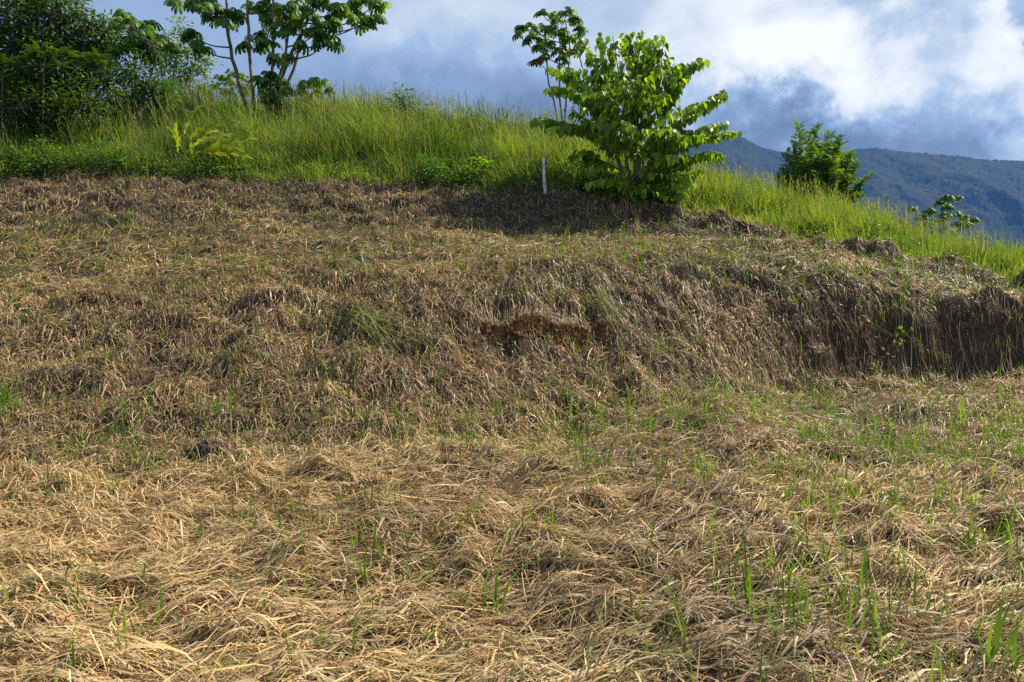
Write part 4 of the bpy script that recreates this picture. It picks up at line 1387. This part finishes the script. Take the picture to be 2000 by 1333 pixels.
# ------------------------------------------------------------------ single grass tufts that stand out
def tuft(label, px, py, n, L, bend, wd, lean=None, spread=.03, ca=np.array([.085, .18, .025]), cb=np.array([.20, .31, .045]), seed=1, flat=0.0):
    global rng
    keep = rng
    rng = np.random.default_rng(seed)
    c = ground_pt(px, py)
    t = thing('grass_tuft', label, 'grass tuft', c, 'green grass tufts in the straw')
    mb = MB()
    x = c[0] + rng.normal(0, spread, n); y = c[1] + rng.normal(0, spread, n)
    ld = rng.uniform(0, 6.28, n) if lean is None else rng.normal(lean, .22, n)
    Ls = L * rng.uniform(.45, 1.1, n)
    bd = np.abs(rng.normal(bend, bend * .6, n))
    if flat:
        # laid over and draped down the slope
        S = 7; s = np.linspace(0, 1, S)
        px_ = x[:, None] + np.cos(ld)[:, None] * s * Ls[:, None]
        py_ = y[:, None] + np.sin(ld)[:, None] * s * Ls[:, None]
        pz_ = H(px_.ravel(), py_.ravel()).reshape(n, S)
        pz_ = np.maximum(pz_, (pz_[:, :1] * (1 - s) + pz_[:, -1:] * s) * .8 + pz_ * .2)
        pz_ = pz_ + .05 + .12 * np.sin(np.pi * s)[None] * rng.uniform(.3, 1, (n, 1)) + rng.uniform(0, .04, (n, 1))
        side = nrm(np.stack([-np.sin(ld), np.cos(ld), rng.normal(0, .4, n)], -1))
        ribbons(mb, np.stack([px_, py_, pz_], -1), side, wd * rng.uniform(.6, 1.3, n)[:, None] * np.array([.6, .9, 1, 1, .8, .5, .05])[None], leaf_cols(n, ca, cb))
    else:
        blades(mb, x, y, H(x, y), Ls, ld, bd, wd * rng.uniform(.6, 1.3, n), leaf_cols(n, ca, cb), 6)
    mb.build('blades', M_GRASS, t)
    rng = keep


tuft('tall arching green grass tuft in the middle foreground straw', 968, 1215, 16, .42, .55, .011, seed=71, spread=.05)
tuft('low green tuft with one wide arching blade near the bottom of the photo', 852, 1285, 8, .22, .7, .012, seed=72)
tuft('thick green tuft cut by the bottom right corner of the photo', 1965, 1332, 9, .34, .25, .019, seed=73)
tuft('bright green upright tuft on the bank below the bare earth notch', 1108, 782, 26, .26, .12, .011, seed=74, spread=.09)
tuft('flattened green tuft trailing down the bank left of the bare earth notch', 678, 618, 22, 1.5, .4, .010, lean=-0.62, seed=75, spread=.10, flat=1, ca=np.array([.13, .22, .04]), cb=np.array([.30, .38, .09]))
tuft('flattened green tuft trailing down the bank right of the bare earth notch', 1160, 590, 34, .6, .4, .009, lean=-0.9, seed=76, spread=.10, flat=1, ca=np.array([.12, .18, .035]), cb=np.array([.26, .29, .07]))
tuft('slanting long-bladed green tuft in the lower right foreground', 1685, 1160, 8, .34, .35, .012, seed=77)
tuft('tall single-bladed green tuft beyond the forked branch at the right', 1608, 950, 3, .30, .15, .012, seed=78, spread=.01)
tuft('green tuft with a bent blade near the right edge of the foreground', 1880, 1100, 9, .30, .4, .011, seed=79)
tuft('green tuft low on the bank at the far left edge', 12, 800, 30, .55, .5, .011, seed=80, lean=-1.2, spread=.06)
tuft('slim pair of green blades in the left foreground straw', 708, 1165, 6, .36, .35, .010, seed=81, spread=.015)
tuft('upright green blade near the left side of the bright straw', 567, 1275, 4, .14, .1, .012, seed=82, spread=.01)


# ------------------------------------------------------------------ leafless creeper with yellow leaves on the shaded bank
def creeper():
    r = np.random.default_rng(91)
    c = ground_pt(1755, 670)
    t = thing('creeper', 'small creeper with pale yellow-green leaves on the shaded bank at the right', 'plant', c)
    mb = MB(); ms = MB()
    pos = []
    for (px_, py_) in [(1755, 645), (1762, 652), (1748, 655), (1770, 662), (1757, 668), (1742, 680), (1750, 678), (1722, 690), (1728, 694), (1776, 650), (1690, 632), (1700, 640), (1682, 638), (1735, 660)]:
        p = ground_pt(px_, py_) + np.array([0, -.05, .04]); pos.append(p)
        tube(ms, spline([c, (c + p) / 2 + np.array([0, -.05, .03]), p], 6), np.full(6, .003), np.array([.12, .12, .04]), 4)
    pos = np.array(pos); n = len(pos)
    X = nrm(r.normal(0, 1, (n, 3)) + np.array([0, -.3, -.6])); Z = nrm(np.array([0, -.9, .5]) + r.normal(0, .3, (n, 3)))
    instance(mb, HEART, pos, X, Z, r.uniform(.06, .10, n), leaf_cols(n, np.array([.16, .25, .03]), np.array([.36, .38, .05]), .1, r))
    ms.build('stem', M_BARK, t); mb.build('foliage', M_LEAF, t)


creeper()


# ------------------------------------------------------------------ haze and cloud bank
def volume_mat(name, color, density, aniso=0.0):
    m, nt, out = mat_new(name)
    pv = nt.nodes.new('ShaderNodeVolumePrincipled')
    pv.inputs['Color'].default_value = (*color, 1)
    pv.inputs['Density'].default_value = density
    pv.inputs['Anisotropy'].default_value = aniso
    nt.links.new(pv.outputs[0], out.inputs['Volume'])
    return m


def box(name, lo, hi, mat):
    x0, y0, z0 = lo; x1, y1, z1 = hi
    v = [(x0, y0, z0), (x1, y0, z0), (x1, y1, z0), (x0, y1, z0), (x0, y0, z1), (x1, y0, z1), (x1, y1, z1), (x0, y1, z1)]
    f = [(0, 3, 2, 1), (4, 5, 6, 7), (0, 1, 5, 4), (1, 2, 6, 5), (2, 3, 7, 6), (3, 0, 4, 7)]
    me = bpy.data.meshes.new(name); me.from_pydata(v, [], f); me.materials.append(mat)
    o = bpy.data.objects.new(name, me); COL.objects.link(o)
    return o


hz = box('haze', (-3200, -200, -260), (3600, 3200, 620), volume_mat('haze_air', (0.15, 0.40, 0.95), 0.00011))
hz['kind'] = 'stuff'
